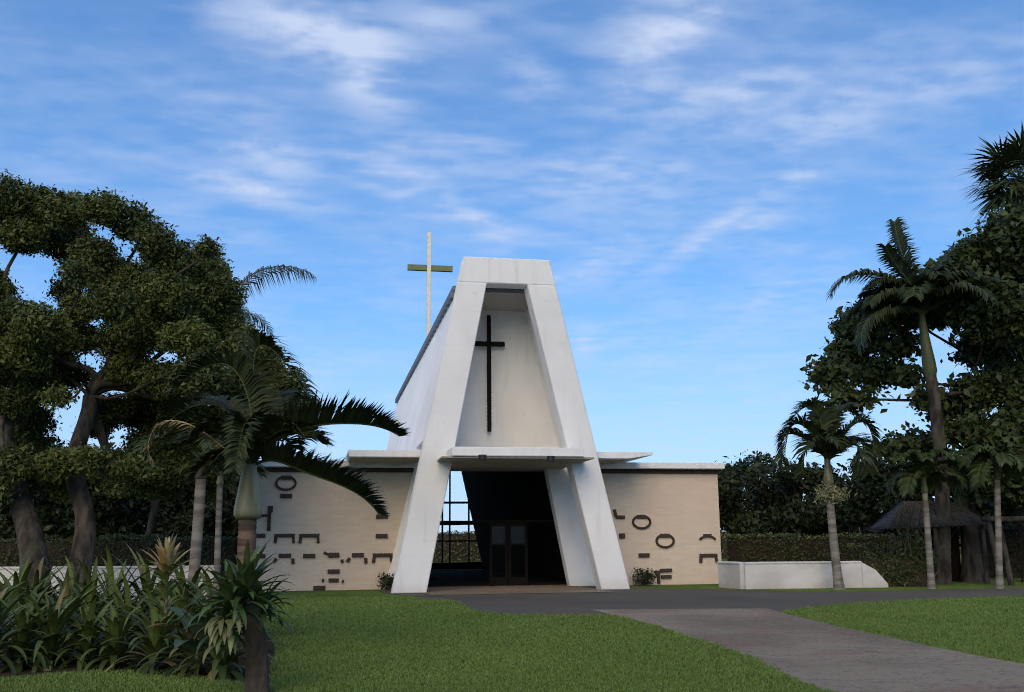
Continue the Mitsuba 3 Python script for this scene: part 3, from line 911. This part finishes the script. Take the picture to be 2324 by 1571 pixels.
def back_tree(x, ytop, dp, wpx, label, cols=DK, ybot=1190, group='trees behind the garden walls', n=9, size=.3):
    k = thing('background_tree', label, 'tree', group)
    base = np.r_[at(x, 1240, dp)[:2], -.1]
    cs = []
    for i in range(n):
        yy = ytop + 22 + (ybot - ytop) * (i / n) ** .9
        xx = x + rng.uniform(-.5, .5) * wpx * (.75 if i < 2 else 1.15)
        r = wpx * rng.uniform(.30, .42)
        cs.append((at(xx, yy, dp + rng.normal() * 1.2), r / FPX * dp))
    tree(k, [([base, at(x + rng.normal() * 5, 1200, dp), at(x + rng.normal() * 8, 1120, dp)], .22, .12)], cs, rng, 120, size, cols, limb_r=.1, flat=.9, holes=.6)


for x, yt, dp, w, l in [(1660, 1052, 56, 80, 'dark tree directly beside the right end of the chapel wing'), (1735, 1042, 60, 85, 'round topped dark tree behind the slim palm, second from the chapel'),
                        (1815, 1048, 57, 85, 'dark tree behind the crown of the slim palm'), (1900, 1075, 60, 90, 'dark tree to the right of the slim palm trunk behind the clipped hedge'),
                        (1985, 1040, 56, 95, 'dark tree filling the gap left of the thatched shelter'), (2070, 1060, 58, 90, 'dark tree behind the tangle of dry twigs'),
                        (2190, 1050, 57, 100, 'dark tree directly behind the thatched shelter'), (2300, 1040, 58, 110, 'dark background tree cut by the right edge')]:
    back_tree(x, yt, dp, w, l)
for x, yt, dp, w, l in [(30, 1040, 48, 130, 'dark tree behind the left trunk of the shade tree'), (135, 1050, 50, 120, 'dark tree between the two trunks of the shade tree'), (240, 1045, 47, 120, 'dark tree just right of the second shade tree trunk'),
                        (335, 1050, 50, 120, 'dark tree behind the yellow leaved ti plant'), (430, 1060, 48, 110, 'dark tree behind the slender grey palm trunk'), (515, 1075, 50, 90, 'dark tree between the slender palm and the left wing wall')]:
    back_tree(x, yt, dp, w, l, ybot=1215, group='trees behind the left garden wall')

# ------------------------------------------------------------------ hedges


def hedge(a, b, h, depth, label, rng, cols, name='clipped_hedge', size=.11, dens=150, z0=0.0):
    a, b = np.asarray(a, float), np.asarray(b, float)
    L = np.linalg.norm(b - a)
    d = unit(b - a)
    n = np.array([-d[1], d[0]])
    key = thing(name, label, 'hedge')
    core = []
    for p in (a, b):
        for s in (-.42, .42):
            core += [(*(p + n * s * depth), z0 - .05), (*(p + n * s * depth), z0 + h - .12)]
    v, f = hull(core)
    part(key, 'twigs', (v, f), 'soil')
    N_ = int(dens * L * (h * 2 + depth))
    s, q = rng.random(N_) * L, rng.random(N_) * (h * 2 + depth)
    off = np.where(q < h, -.5, np.where(q < h + depth, (q - h) / depth - .5, .5)) * depth
    z = np.where(q < h, q, np.where(q < h + depth, h, q - h - depth))
    p = np.c_[a[None] + d[None] * s[:, None] + n[None] * off[:, None], z + z0]
    wob = meshkit.fbm(p * .9, 3, 3)[:, None] - .5
    out = np.where((q < h)[:, None], np.r_[-n, 0], np.where((q < h + depth)[:, None], [0, 0, 1.0], np.r_[n, 0]))
    p = p + out * (wob * .55 + rng.normal(size=(N_, 1)) * .035)
    nn = unit(out + rng.normal(size=p.shape) * .7 + [0, 0, .3])
    v, f = leaf_cards(p, nn, size * (.6 + .8 * rng.random(N_)), rng, 1.7)
    tone = rng.random((N_, 1))
    top = (q >= h) & (q < h + depth)
    c = np.asarray(cols[0]) * (1 - tone) + np.asarray(cols[1]) * tone
    lit_top = (top & (rng.random(N_) < .5))[:, None]
    c = np.where(lit_top, np.asarray(cols[2]) * (.7 + .6 * rng.random((N_, 1))), c)  # half of the top leaves coloured brighter, as lit from above
    part(key, 'foliage', (v, f), 'foliage', color=np.repeat(c, 4, 0))
    return key


rng = np.random.default_rng(31)
HG = ((.020, .032, .009), (.055, .074, .018), (.17, .18, .04))
xy = lambda x, y, dp: at(x, y, dp)[:2]
hedge(xy(1650, 1230, 47), xy(2085, 1230, 45), at(1850, 1216, 46)[2], 1.6, 'long clipped hedge with lit top painted yellow green behind the right garden wall', rng, HG)
hedge(xy(1925, 1245, 41), xy(2085, 1245, 40), at(2000, 1241, 40.5)[2], 1.2, 'lower clipped hedge behind the right end of the white garden wall', rng, HG)
hedge(xy(1958, 1300, gr2[1] + .9), xy(2115, 1300, gr2[1] + .5), at(2020, 1262, gr2[1] + .5)[2], 1.0, 'dark clipped bush standing behind the sloping end of the white garden wall', rng, DG, name='clipped_bush')
hedge(xy(-60, 1230, 42), xy(300, 1230, 41.5), at(200, 1222, 41)[2], 1.5, 'dark hedge behind the shade tree trunks beyond the left garden wall', rng, (HG[0], HG[1], (.09, .10, .03)))
hedge(xy(300, 1230, 41), xy(550, 1230, 40), at(420, 1220, 40)[2], 1.5, 'dark hedge between the ti plant and the left wing wall', rng, (HG[0], HG[1], (.09, .10, .03)))
hedge(xy(2225, 1230, 45), xy(2480, 1230, 43), at(2280, 1195, 44)[2], 1.6, 'tall dark hedge added for darkness behind the leaning posts at the right edge', rng, (DK[0], DK[1], DG[1]))  # added hedge, darkens the bright gap behind the shelter
pl = loc(0, 62, 0)
hedge(pl[:2] - U[:2] * 26 , pl[:2] + U[:2] * 60, 2.75, 1.6, 'pale hedge far behind the chapel, glimpsed through its end window', rng, ((.06, .075, .03), (.12, .14, .05), (.16, .18, .06)), size=.22, dens=25)

# ------------------------------------------------------------------ palms
rng = np.random.default_rng(41)
# bottle palm in the bed
DB = 15.5
bp = thing('bottle_palm', 'squat palm with swollen pale green crownshaft and dark arching fronds beside the left wing wall', 'palm')
sh_b, sh_t = at(562, 1176, DB), at(578, 1050, DB)
base = np.r_[at(562, 1240, DB)[:2], -.05]
fr = []
kw = dict(tipmin=.12, lift=1.05, droop=.15, n=96, width=.06, fwd=.35, r=.024, col0=(.008, .013, .005), col1=(.022, .032, .010))
fr.append(px_frond([(580, 1050, DB), (608, 1010, DB - .1), (660, 982, DB - .2), (735, 964, DB - .3), (805, 962, DB - .35), (862, 970, DB - .4), (906, 990, DB - .4)], .74, rng, **kw))
fr.append(px_frond([(582, 1054, DB), (625, 1046, DB - .2), (680, 1066, DB - .4), (760, 1096, DB - .6), (822, 1128, DB - .7), (860, 1168, DB - .7)], .66, rng, **kw))
kw2 = dict(lift=.7, droop=.45, n=84, width=.055, fwd=.4, r=.02, col0=(.012, .019, .006), col1=(.046, .058, .015))
fr.append(px_frond([(578, 1050, DB), (572, 960, DB - .1), (556, 880, DB - .2), (515, 828, DB - .3), (455, 838, DB - .4), (405, 880, DB - .5)], .5, rng, **kw2))
fr.append(px_frond([(580, 1050, DB), (590, 950, DB + .2), (575, 850, DB + .3), (590, 785, DB + .3), (640, 815, DB + .2), (690, 900, DB + .1)], .5, rng, **kw2))
fr.append(px_frond([(574, 1052, DB), (530, 1000, DB + .1), (470, 978, DB + .1), (400, 985, DB + .0), (350, 1020, DB - .1)], .45, rng, **{**kw2, 'lift': .4, 'col0': (.05, .055, .018), 'col1': (.13, .12, .04)}))
fr.append(px_frond([(574, 1054, DB), (530, 1040, DB - .3), (480, 1045, DB - .5), (440, 1085, DB - .6)], .36, rng, **kw2))
fr.append(px_frond([(578, 1050, DB), (545, 960, DB + .4), (490, 920, DB + .7), (420, 930, DB + .9), (370, 975, DB + 1.0)], .46, rng, **kw2))
fr.append(px_frond([(580, 1050, DB), (610, 950, DB + .5), (640, 905, DB + 1.1), (700, 910, DB + 1.5)], .42, rng, **kw2))
fr.append(px_frond([(578, 1052, DB), (570, 990, DB - .4), (560, 960, DB - .9), (545, 1000, DB - 1.4), (535, 1060, DB - 1.6)], .4, rng, **kw2))
for a in np.linspace(0, 2 * math.pi, 8)[:-1]:
    fr.append(arc_frond(at(577, 1052, DB), a + .3, 1.25, 1.15, 1.9, rng, leaflet=.5, **kw2))
fr.append(px_frond([(576, 1056, DB), (545, 1040, DB - .35), (505, 1045, DB - .6), (475, 1075, DB - .7)], .4, rng, **kw2))
palm(bp, base, sh_b, .14, .13, fr, rng, shaft=(np.linalg.norm(sh_t - sh_b), .215, .10), bark='palm_bark_brown', ring=.08)
# yellowing curled frond hanging at the left
fr = px_frond([(572, 1052, DB), (500, 1010, DB - .2), (420, 960, DB - .2), (365, 960, DB - .2), (338, 1000, DB - .2), (345, 1045, DB - .2)], .26, rng, lift=-.2, droop=.5, n=40, col0=(.17, .12, .045), col1=(.34, .25, .12), r=.015)
part(bp, 'dry_frond', fr[:2], 'foliage', color=fr[2], label='yellowing curled frond')

# slender grey palm left
sp = thing('slender_palm', 'slim palm with smooth grey trunk rising in front of the left garden wall', 'palm')
D2 = 19.0
top = at(456, 1088, D2)
fr = [arc_frond(at(458, 1048, D2), a + rng.normal() * .15, 1.35 + .25 * rng.random(), .95, 1.9, rng, leaflet=.42, n=40, lift=.35, droop=.5, col0=DG[0], col1=DG[1], width=.04) for a in np.linspace(0, 2 * math.pi, 10)[:-1]]
palm(sp, np.r_[at(432, 1310, D2)[:2], -.05], top, .10, .095, fr, rng, shaft=(.36, .12, .07), lean=(.02, 0, 0), sh_mat='dark_bark')
# thin pale trunk further back
sp2 = thing('slender_palm', 'thin pale palm trunk in deep shade just left of the wing wall', 'palm')
D3 = 30.0
fr = [arc_frond(at(499, 1085, D3), a + rng.normal() * .15, 1.6, .9, 1.8, rng, leaflet=.45, n=36, lift=.3, droop=.5, col0=DG[0], col1=DG[1], width=.05) for a in np.linspace(0, 2 * math.pi, 9)[:-1]]
palm(sp2, np.r_[at(496, 1240, D3)[:2], -.05], at(499, 1100, D3), .095, .085, fr, rng, shaft=(.4, .11, .07))
# tall palm behind the shade tree: one frond shows against the sky
tp = thing('coconut_palm', 'coconut palm half hidden behind the left shade tree, one frond out against the sky', 'palm')
D4 = 43.0
c = at(500, 720, D4)
fr = [px_frond([(505, 720, D4), (530, 668, D4), (565, 628, D4), (612, 608, D4), (660, 606, D4), (705, 620, D4)], 1.3, rng, n=84, lift=-.25, droop=1.3, width=.05, r=.04, fwd=.35, col0=(.025, .03, .014), col1=(.07, .06, .03)),
      px_frond([(500, 720, D4), (488, 650, D4), (470, 590, D4 - .5), (440, 555, D4 - .8), (415, 550, D4 - 1)], .8, rng, n=44, lift=.2, droop=.6, width=.05, r=.04, col0=DG[0], col1=DG[1]),
      px_frond([(500, 720, D4), (500, 640, D4 + .5), (492, 575, D4 + .8), (478, 545, D4 + 1), (455, 535, D4 + 1)], .6, rng, n=44, lift=.3, droop=.6, width=.05, r=.04, col0=DG[0], col1=DG[1])]
fr += [arc_frond(c, a + rng.normal() * .2, 2.8, .6, 1.8, rng, leaflet=.8, n=40, lift=.0, droop=.9, col0=DG[0], col1=DG[1], width=.05) for a in np.linspace(.6, 2 * math.pi - .6, 8)]
palm(tp, np.r_[at(330, 1250, D4)[:2], -.05], c, .17, .13, fr, rng, bark='dark_bark', lean=(-.5, 0, .4))

# palm before the right garden wall
rng = np.random.default_rng(43)
rp = thing('slender_palm', 'slim palm with tufted crown standing in front of the right white garden wall', 'palm')
b0 = ground_at(1905, 1338)
D5 = b0[1]
fr = []
for x1, y1, x2, y2, dd in [(1820, 965, 1782, 1030, 0), (1800, 985, 1775, 1050, .5), (1850, 930, 1790, 960, -.3), (1905, 935, 1960, 960, .3), (1945, 960, 1985, 1030, -.2), (1940, 1000, 1972, 1070, .4), (1870, 945, 1840, 950, 1.0), (1890, 990, 1905, 1010, -1.4), (1850, 1000, 1820, 1070, -1.0), (1930, 1010, 1945, 1080, -.9), (1880, 925, 1880, 925, .2)]:
    pts = [(1880, 1048, D5), ((1880 + x1) / 2 * .5 + 1880 * .25 + x1 * .25, 1048 + (y1 - 1048) * .65, D5 + dd * .4), (x1, y1, D5 + dd * .8), (x2, y2, D5 + dd)] if (x1, y1) != (x2, y2) else [(1880, 1048, D5), (1878, 990, D5), (1872, 950, D5 + .1), (1862, 935, D5 + .2)]
    fr.append(px_frond(pts, .8, rng, n=60, lift=.45, droop=.5, width=.10, r=.03, col0=(.014, .024, .008), col1=(.045, .06, .018)))
palm(rp, np.r_[b0[:2], -.05], at(1881, 1098, D5), .15, .12, fr, rng, shaft=(.85, .17, .1), lean=(-.03, 0, 0))
v, f, cc = clump_leaves([(at(1884, 1122, D5 - .1), .34)], 800, .16, rng, ((.16, .17, .08), (.34, .34, .2)), flat=.55, holes=.2, aspect=4)
part(rp, 'flower_stalk', (v, f), 'foliage', color=cc, label='pale tuft of flower stalks below the crownshaft')

# royal palm right
ryp = thing('royal_palm', 'tall royal palm with straight trunk rising in front of the loose dark tree', 'palm')
D6 = 38.5
RK = dict(n=90, width=.075, r=.05, col0=(.016, .026, .009), col1=(.045, .06, .018))
ctr = at(2098, 712, D6)
fr = [px_frond([(2098, 712, D6), (2060, 668, D6), (2000, 628, D6 - .2), (1930, 625, D6 - .4), (1885, 668, D6 - .5)], .95, rng, lift=.1, droop=.8, **RK),
      px_frond([(2098, 712, D6), (2070, 640, D6 - .1), (2045, 570, D6 - .2), (2030, 505, D6 - .3)], .9, rng, lift=.3, droop=.6, **RK),
      px_frond([(2098, 712, D6), (2070, 650, D6 - .6), (2020, 580, D6 - 1), (2010, 560, D6 - 1.3)], .8, rng, lift=.3, droop=.6, **RK),
      px_frond([(2098, 712, D6), (2120, 640, D6), (2150, 580, D6), (2200, 550, D6), (2250, 560, D6)], .95, rng, lift=.2, droop=.7, **RK),
      px_frond([(2098, 712, D6), (2150, 680, D6 - .4), (2200, 670, D6 - .6), (2250, 720, D6 - .8)], .95, rng, lift=.1, droop=.8, **RK),
      px_frond([(2098, 712, D6), (2030, 700, D6 - .6), (1980, 715, D6 - 1), (1955, 780, D6 - 1.2)], .9, rng, lift=.0, droop=.9, **RK)]
fr += [arc_frond(ctr, a, 3.2, .8, 1.7, rng, leaflet=.95, lift=.1, droop=.8, **RK) for a in (.3, 1.0, 2.0, 2.8, 3.6, 4.2, 5.2, 5.9)]
fr += [arc_frond(ctr, a, 2.9, 1.25, 1.9, rng, leaflet=.95, lift=.2, droop=.8, **RK) for a in (.6, 1.6, 2.6, 3.3, 4.6, 5.6)]
palm(ryp, np.r_[at(2128, 1240, D6)[:2], -.05], at(2112, 850, D6), .29, .2, fr, rng, shaft=(np.linalg.norm(at(2112, 850, D6) - ctr), .26, .12), lean=(.22, 0, 0), sh_mat='crownshaft_dark', bark='bark')

# two more slim palms at the right
for (xb, xt, yc, dp, lab) in [(2114, 2098, 1085, 35.0, 'slim palm standing just left of the thatched shelter opening with drooping crown'), (2268, 2262, 1055, 34.5, 'slim palm with pale trunk right of the thatched shelter near the right edge')]:
    k = thing('slender_palm', lab, 'palm')
    c = at(xt, yc, dp)
    fr = [arc_frond(c, a + rng.normal() * .15, 1.4 + .6 * rng.random(), rng.uniform(.25, 1.4), 2.1, rng, leaflet=.55, n=60, lift=.3, droop=.6, col0=DG[0], col1=(.06, .085, .022), width=.07) for a in np.linspace(0, 2 * math.pi, 15)[:-1]]
    palm(k, np.r_[at(xb, 1330, dp)[:2], -.05], at(xt + 1, yc + 35, dp), .11, .09, fr, rng, shaft=(.55, .12, .08), sh_mat='crownshaft_dark')

# fan palm at the top right
fp = thing('fan_palm', 'tall fan palm with spiky leaf fans cut by the upper right edge', 'palm')
D7 = 45.0


def fan(hub, direction, rad, rng, n=26):
    d = unit(direction)
    s = unit(np.cross(d, [0, 0, 1.0]))
    nn = np.cross(s, d)
    vs, fs, cs, k = [], [], [], 0
    for a in np.linspace(-2.0, 2.0, n):
        t = unit(d * math.cos(a) + s * math.sin(a) + nn * .12 * rng.normal())
        w = unit(np.cross(t, nn)) * .07
        L = rad * (.8 + .3 * rng.random())
        m = hub + t * L * .55
        e = hub + t * L + np.array([0, 0, -.12 * L])
        vs += [hub, m - w, m + w + nn * .03, e]
        fs += [(k, k + 1, k + 2), (k + 1, k + 3, k + 2)]
        tone = rng.random()
        cs += [np.array(DG[0]) * (1 - tone) + np.array(DG[1]) * tone] * 4
        k += 4
    return np.array(vs), np.array(fs), np.array(cs)


c7 = at(2312, 405, D7)
fans = []
for i in range(26):
    az = i * 2.4
    el = 1.1 - 1.9 * (i / 26)
    d = np.array([math.cos(az) * math.cos(el), math.sin(az) * math.cos(el), math.sin(el)])
    hub = c7 + d * 1.1
    v, f = tube([c7, c7 + d * .45, hub], [.03, .025, .02], 5)
    fans.append(join([(v, f, np.tile(DG[1], (len(v), 1))), fan(hub, d + [0, 0, -.1], 1.75, rng, 30)]))
palm(fp, np.r_[at(2345, 1240, D7)[:2], -.05], c7 - [0, 0, .1], .2, .15, fans, rng)

# ------------------------------------------------------------------ planted bed in the left foreground
rng = np.random.default_rng(53)
bed = smooth_line([G(-420, 1545), G(-150, 1552), G(60, 1540), G(250, 1528), G(430, 1538), G(560, 1560), G(628, 1520), G(610, 1440), G(560, 1400)], 60) + [(-4.0, 21.0), (-9, 22.5), (-16, 19)]
structure('planting_bed', sheet(bed, .016), 'soil', 'dark bare soil of the planted bed under the lilies in the left foreground')


def strap(base, az, length, elev, fall, width, rng, fold=.25, n=8):
    """A strap leaf: v, f with a folded midrib."""
    p, e = np.asarray(base, float), elev
    pts = [p]
    for i in range(n):
        e -= fall / n * (.3 + 1.4 * i / n)
        p = p + length / n * np.array([math.cos(az) * math.cos(e), math.sin(az) * math.cos(e), math.sin(e)])
        pts.append(p)
    pts = np.array(pts)
    t = unit(np.gradient(pts, axis=0))
    side = np.array([-math.sin(az), math.cos(az), 0])
    nr = np.cross(t, side)
    nr = nr * np.sign((nr @ K).sum() + 1e-9)
    s = np.linspace(0, 1, n + 1)
    w = width / 2 * np.interp(s, [0, .15, .45, .8, 1], [.55, .85, 1, .62, .03])
    v = np.stack([pts - side * w[:, None] + nr * (w * fold)[:, None], pts, pts + side * w[:, None] + nr * (w * fold)[:, None]], 1).reshape(-1, 3)
    f = []
    for i in range(n):
        a, b = 3 * i, 3 * i + 3
        f += [(a, a + 1, b + 1, b), (a + 1, a + 2, b + 2, b + 1)]
    return v, np.array(f)


def leafcol(v, c, rng, tip=None):
    n = len(v) // 3
    s = np.repeat(np.linspace(0, 1, n), 3)[:, None]
    base = np.asarray(c) * (.85 + .3 * rng.random())
    col = np.tile(base, (len(v), 1))
    mid = np.zeros((len(v), 1))
    mid[1::3] = 1
    col = col * (1 + .35 * mid)
    if tip is not None:
        col = col * (1 - s ** 3) + np.asarray(tip) * s ** 3
    return col


def lily(key, base, n, length, width, rng, cols, stem=.18):
    v, f = tube(spline([base, base + K * stem * .5, base + K * stem], 6), np.linspace(.06, .05, 6), 10)
    part(key, 'stem', (v, f), 'strap_leaf', smooth=True, color=np.tile((.12, .13, .06), (len(v), 1)))
    for i in range(n):
        s = i / max(1, n - 1)
        az = i * 2.399 + rng.normal() * .25
        el = 1.45 - (1.15 if length > 1.1 else 1.5) * s ** 1.3 + rng.normal() * .1
        L = length * (.75 + .35 * rng.random()) * (1 - .15 * abs(s - .5))
        m = strap(base + K * stem * (1 - .6 * s), az, L, el, 1.0 + 1.3 * s + rng.normal() * .2, width * (.8 + .4 * rng.random()), rng)
        c = np.asarray(cols[0]) * (1 - s) + np.asarray(cols[1]) * s
        if rng.random() < .06:
            c = np.array([.13, .11, .045])
        part(key, 'leaf', m, 'strap_leaf', smooth=True, color=leafcol(m[0], c * (.8 + .5 * rng.random()), rng))


LC = ((.066, .090, .020), (.026, .041, .012))
spots = []
LY = [('lily at the far left back of the bed', -20, 1440), ('broad lily at the left back of the bed', 70, 1446), ('lily left of the ti plant at the back of the bed', 160, 1442), ('lily directly left of the ti plant stem', 250, 1444),
      ('tall lily right behind the ti plant', 335, 1440), ('lily in the back row left of the slender palm trunk', 410, 1450), ('lily in the back row between slender palm and dracaena', 480, 1456), ('lily behind the left edge of the bed, half hidden', 25, 1462), ('lily behind the centre of the bed, half hidden', 205, 1466),
      ('lily at the left edge, middle of the bed', -25, 1485), ('lily in the middle row near the left edge', 60, 1490), ('lily in the middle row left of centre', 130, 1486), ('lily in the centre of the bed', 205, 1492), ('lily in the middle row below the ti plant', 285, 1486), ('lily in the middle row directly under the ti plant', 355, 1490), ('lily in the middle row right of the ti plant', 425, 1488),
      ('lily just left of the dracaena trunk', 490, 1496), ('arching lily at the front left corner of the bed', -40, 1528), ('low lily at the front of the bed near the left edge', 45, 1522), ('low lily at the front left of centre', 120, 1516), ('low lily at the front centre of the bed', 195, 1512), ('lily at the front of the bed right of centre', 270, 1516),
      ('low lily at the front of the bed below the ti plant', 350, 1522), ('low lily in the front row left of the dracaena', 430, 1530), ('front lily at the foot of the dracaena', 505, 1540)]
for l, x, y in LY:
    k = thing('crinum_lily', 'green strap leaved ' + l, 'lily', 'strap leaved lilies in the bed')
    b = ground_at(x + rng.normal() * 6, y)
    back = y < 1470
    lily(k, b, 40 if y < 1510 else 46, (1.5 if back else 1.25 if y < 1510 else .95) * (1 + .18 * rng.normal()), .10, rng, LC, stem=.28 if back else .18)

# variegated ti plant
tk = thing('ti_plant', 'upright ti plant with cream and ochre leaves rising from the bed', 'plant')
b = np.r_[at(372, 1440, 14.2)[:2], 0]
tt = at(378, 1292, 14.2)
v, f = tube(spline([b, (b + tt) / 2 + [.02, 0, 0], tt], 10), np.linspace(.022, .016, 10), 8)
part(tk, 'stem', (v, f), 'palm_bark_brown', smooth=60)
for i in range(26):
    az = i * 2.399
    s = i / 25
    m = strap(tt - K * (.12 * s), az, .50 * (.8 + .3 * rng.random()), 1.5 - .85 * s, .2 + .4 * s, .085, rng, fold=.4)
    c = [(.34, .29, .15), (.24, .14, .05), (.17, .16, .06), (.22, .12, .04)][i % 4]
    part(tk, 'leaf', m, 'strap_leaf', smooth=True, color=leafcol(m[0], c, rng, (.36, .31, .17)))
for i in range(34):
    s = rng.random()
    p = b + (tt - b) * (.35 + .6 * s)
    m = strap(p, i * 2.399, .42 * (.8 + .4 * rng.random()), .9, 1.2, .07, rng)
    part(tk, 'leaf', m, 'strap_leaf', smooth=True, color=leafcol(m[0], (.11, .14, .035), rng))

# broad leaved plant between the lilies and the dracaena
bk = thing('broad_leaf_plant', 'low plant with a few broad blue green leaves beside the dracaena', 'plant')
b = np.r_[at(448, 1470, 13.2)[:2], 0]
v, f = tube([b, b + K * .3, b + K * .55], [.03, .028, .02], 8)
part(bk, 'stem', (v, f), 'strap_leaf', smooth=True, color=np.tile((.10, .11, .05), (len(v), 1)))
for i in range(9):
    m = strap(b + K * (.5 - .03 * i), i * 2.399 + .4, .75, 1.1 - .06 * i, 1.3, .26, rng, fold=.2)
    part(bk, 'leaf', m, 'strap_leaf', smooth=True, color=leafcol(m[0], (.04, .062, .036) if i % 4 else (.13, .075, .03), rng))

# dracaena with a grey trunk at the right end of the bed
dk = thing('dracaena', 'dracaena with thick grey trunk and dark leaf tufts at the right end of the bed', 'plant')
DD = 11.4
b = np.r_[at(585, 1560, DD)[:2], -.05]
pts = spline([b, at(583, 1500, DD), at(578, 1430, DD), at(566, 1370, DD)], 30)
part(dk, 'trunk', tube(pts, np.linspace(.135, .095, 30) * (1 + .07 * (np.arange(30) % 3 == 0)), 14), 'bark', smooth=50)
heads = [(at(556, 1352, DD), 46, .62, 1.4), (at(522, 1365, DD - .1), 36, .55, 1.3), (at(592, 1378, DD + .1), 28, .5, 1.2), (at(512, 1420, DD + .1), 26, .48, 1.0)]
for hpt, n, L, e0 in heads:
    st = tube(spline([pts[-4], (pts[-4] + hpt) / 2, hpt], 6), [.05, .045, .04, .04, .035, .03], 8)
    part(dk, 'branch', st, 'palm_bark', smooth=60)
    for i in range(n):
        s = i / n
        m = strap(hpt - K * .1 * s, i * 2.399 + rng.normal() * .2, L * (.75 + .4 * rng.random()), e0 - 1.2 * s, .4 + 1.3 * s, .085, rng, fold=.35)
        part(dk, 'leaf', m, 'strap_leaf', smooth=True, color=leafcol(m[0], np.array((.035, .06, .018)) * (.7 + .9 * rng.random()), rng))
for i in range(18):
    m = strap(at(495 + 65 * rng.random(), 1395 + 75 * rng.random(), DD - .15), -math.pi / 2 + rng.normal() * .8, .42, .3, 1.9, .075, rng)
    part(dk, 'leaf', m, 'strap_leaf', smooth=True, color=leafcol(m[0], np.array((.11, .12, .05)) * (.7 + .6 * rng.random()), rng))

# small shrubs against the wing walls
for x, y, r, lab in [(879, 1322, .3, 'small dark round shrub at the foot of the left wing wall beside the front leg'), (1458, 1318, .33, 'small dark shrub at the foot of the right wing wall beside the front leg')]:
    k = thing('small_shrub', lab, 'shrub')
    uu = on_front(x, 1330, VW - .5)[0]
    c = loc(uu, VW - .5, r * .95)
    v, f = tube([loc(uu, VW - .5, -.02), loc(uu, VW - .5, r)], [.05, .03], 6)
    part(k, 'stem', (v, f), 'bark')
    v, f, cc = clump_leaves([(c, r), (c + U * .25, r * .7)], 900, .08, rng, DK, flat=1.0, holes=.6)
    part(k, 'foliage', (v, f), 'foliage', color=cc)

# ------------------------------------------------------------------ grass blades on the near lawn
rng = np.random.default_rng(61)
from shapely.geometry import Polygon, Point
from shapely import contains_xy
pp, bb = Polygon(path_poly).buffer(-.07), Polygon(bed).buffer(-.1)
dv = Polygon(near + far).buffer(-.09)
aps = Polygon(ap)
Nb = 520000
t = rng.random(Nb)
y = 10.6 + 22 * t ** 1.7
x = (rng.random(Nb) * 2 - 1) * (y * .56 + .6)
jx, jy = x + .16 * (meshkit.fbm(np.c_[x * 5, y * 5, x * 0], 3, 17) - .5), y + .3 * (meshkit.fbm(np.c_[x * 5, y * 3, x * 0], 3, 18) - .5)
keep = ~(contains_xy(pp, jx, jy) | contains_xy(bb, x, y) | contains_xy(dv, jx, jy) | contains_xy(aps, x, y))
x, y = x[keep], y[keep]
n = len(x)
az = rng.random(n) * 2 * math.pi
h = (.028 + .03 * rng.random(n)) * (.75 + .5 * meshkit.noise(np.c_[x * .9, y * .9, x * 0], 2))
w = .006 + .0006 * y
dx, dy = np.cos(az) * w, np.sin(az) * w
lx, ly = rng.normal(size=n) * .02, rng.normal(size=n) * .02
v = np.stack([np.c_[x - dx, y - dy, x * 0], np.c_[x + dx, y + dy, x * 0], np.c_[x + lx, y + ly, h]], 1).reshape(-1, 3)
tone = (.4 * rng.random(n) + .6 * meshkit.fbm(np.c_[x * .6, y * .6, x * 0], 3, 8))[:, None]
c = np.array((.080, .136, .025)) * (1 - tone) + np.array((.135, .205, .044)) * tone
c = np.where(rng.random((n, 1)) < .03, np.array((.15, .15, .06)), c)
structure('grass', (v, np.arange(3 * n).reshape(-1, 3)), 'foliage', 'short mown grass blades of the lawn either side of the path', color=np.repeat(c, 3, 0), kind='stuff', cat='grass')
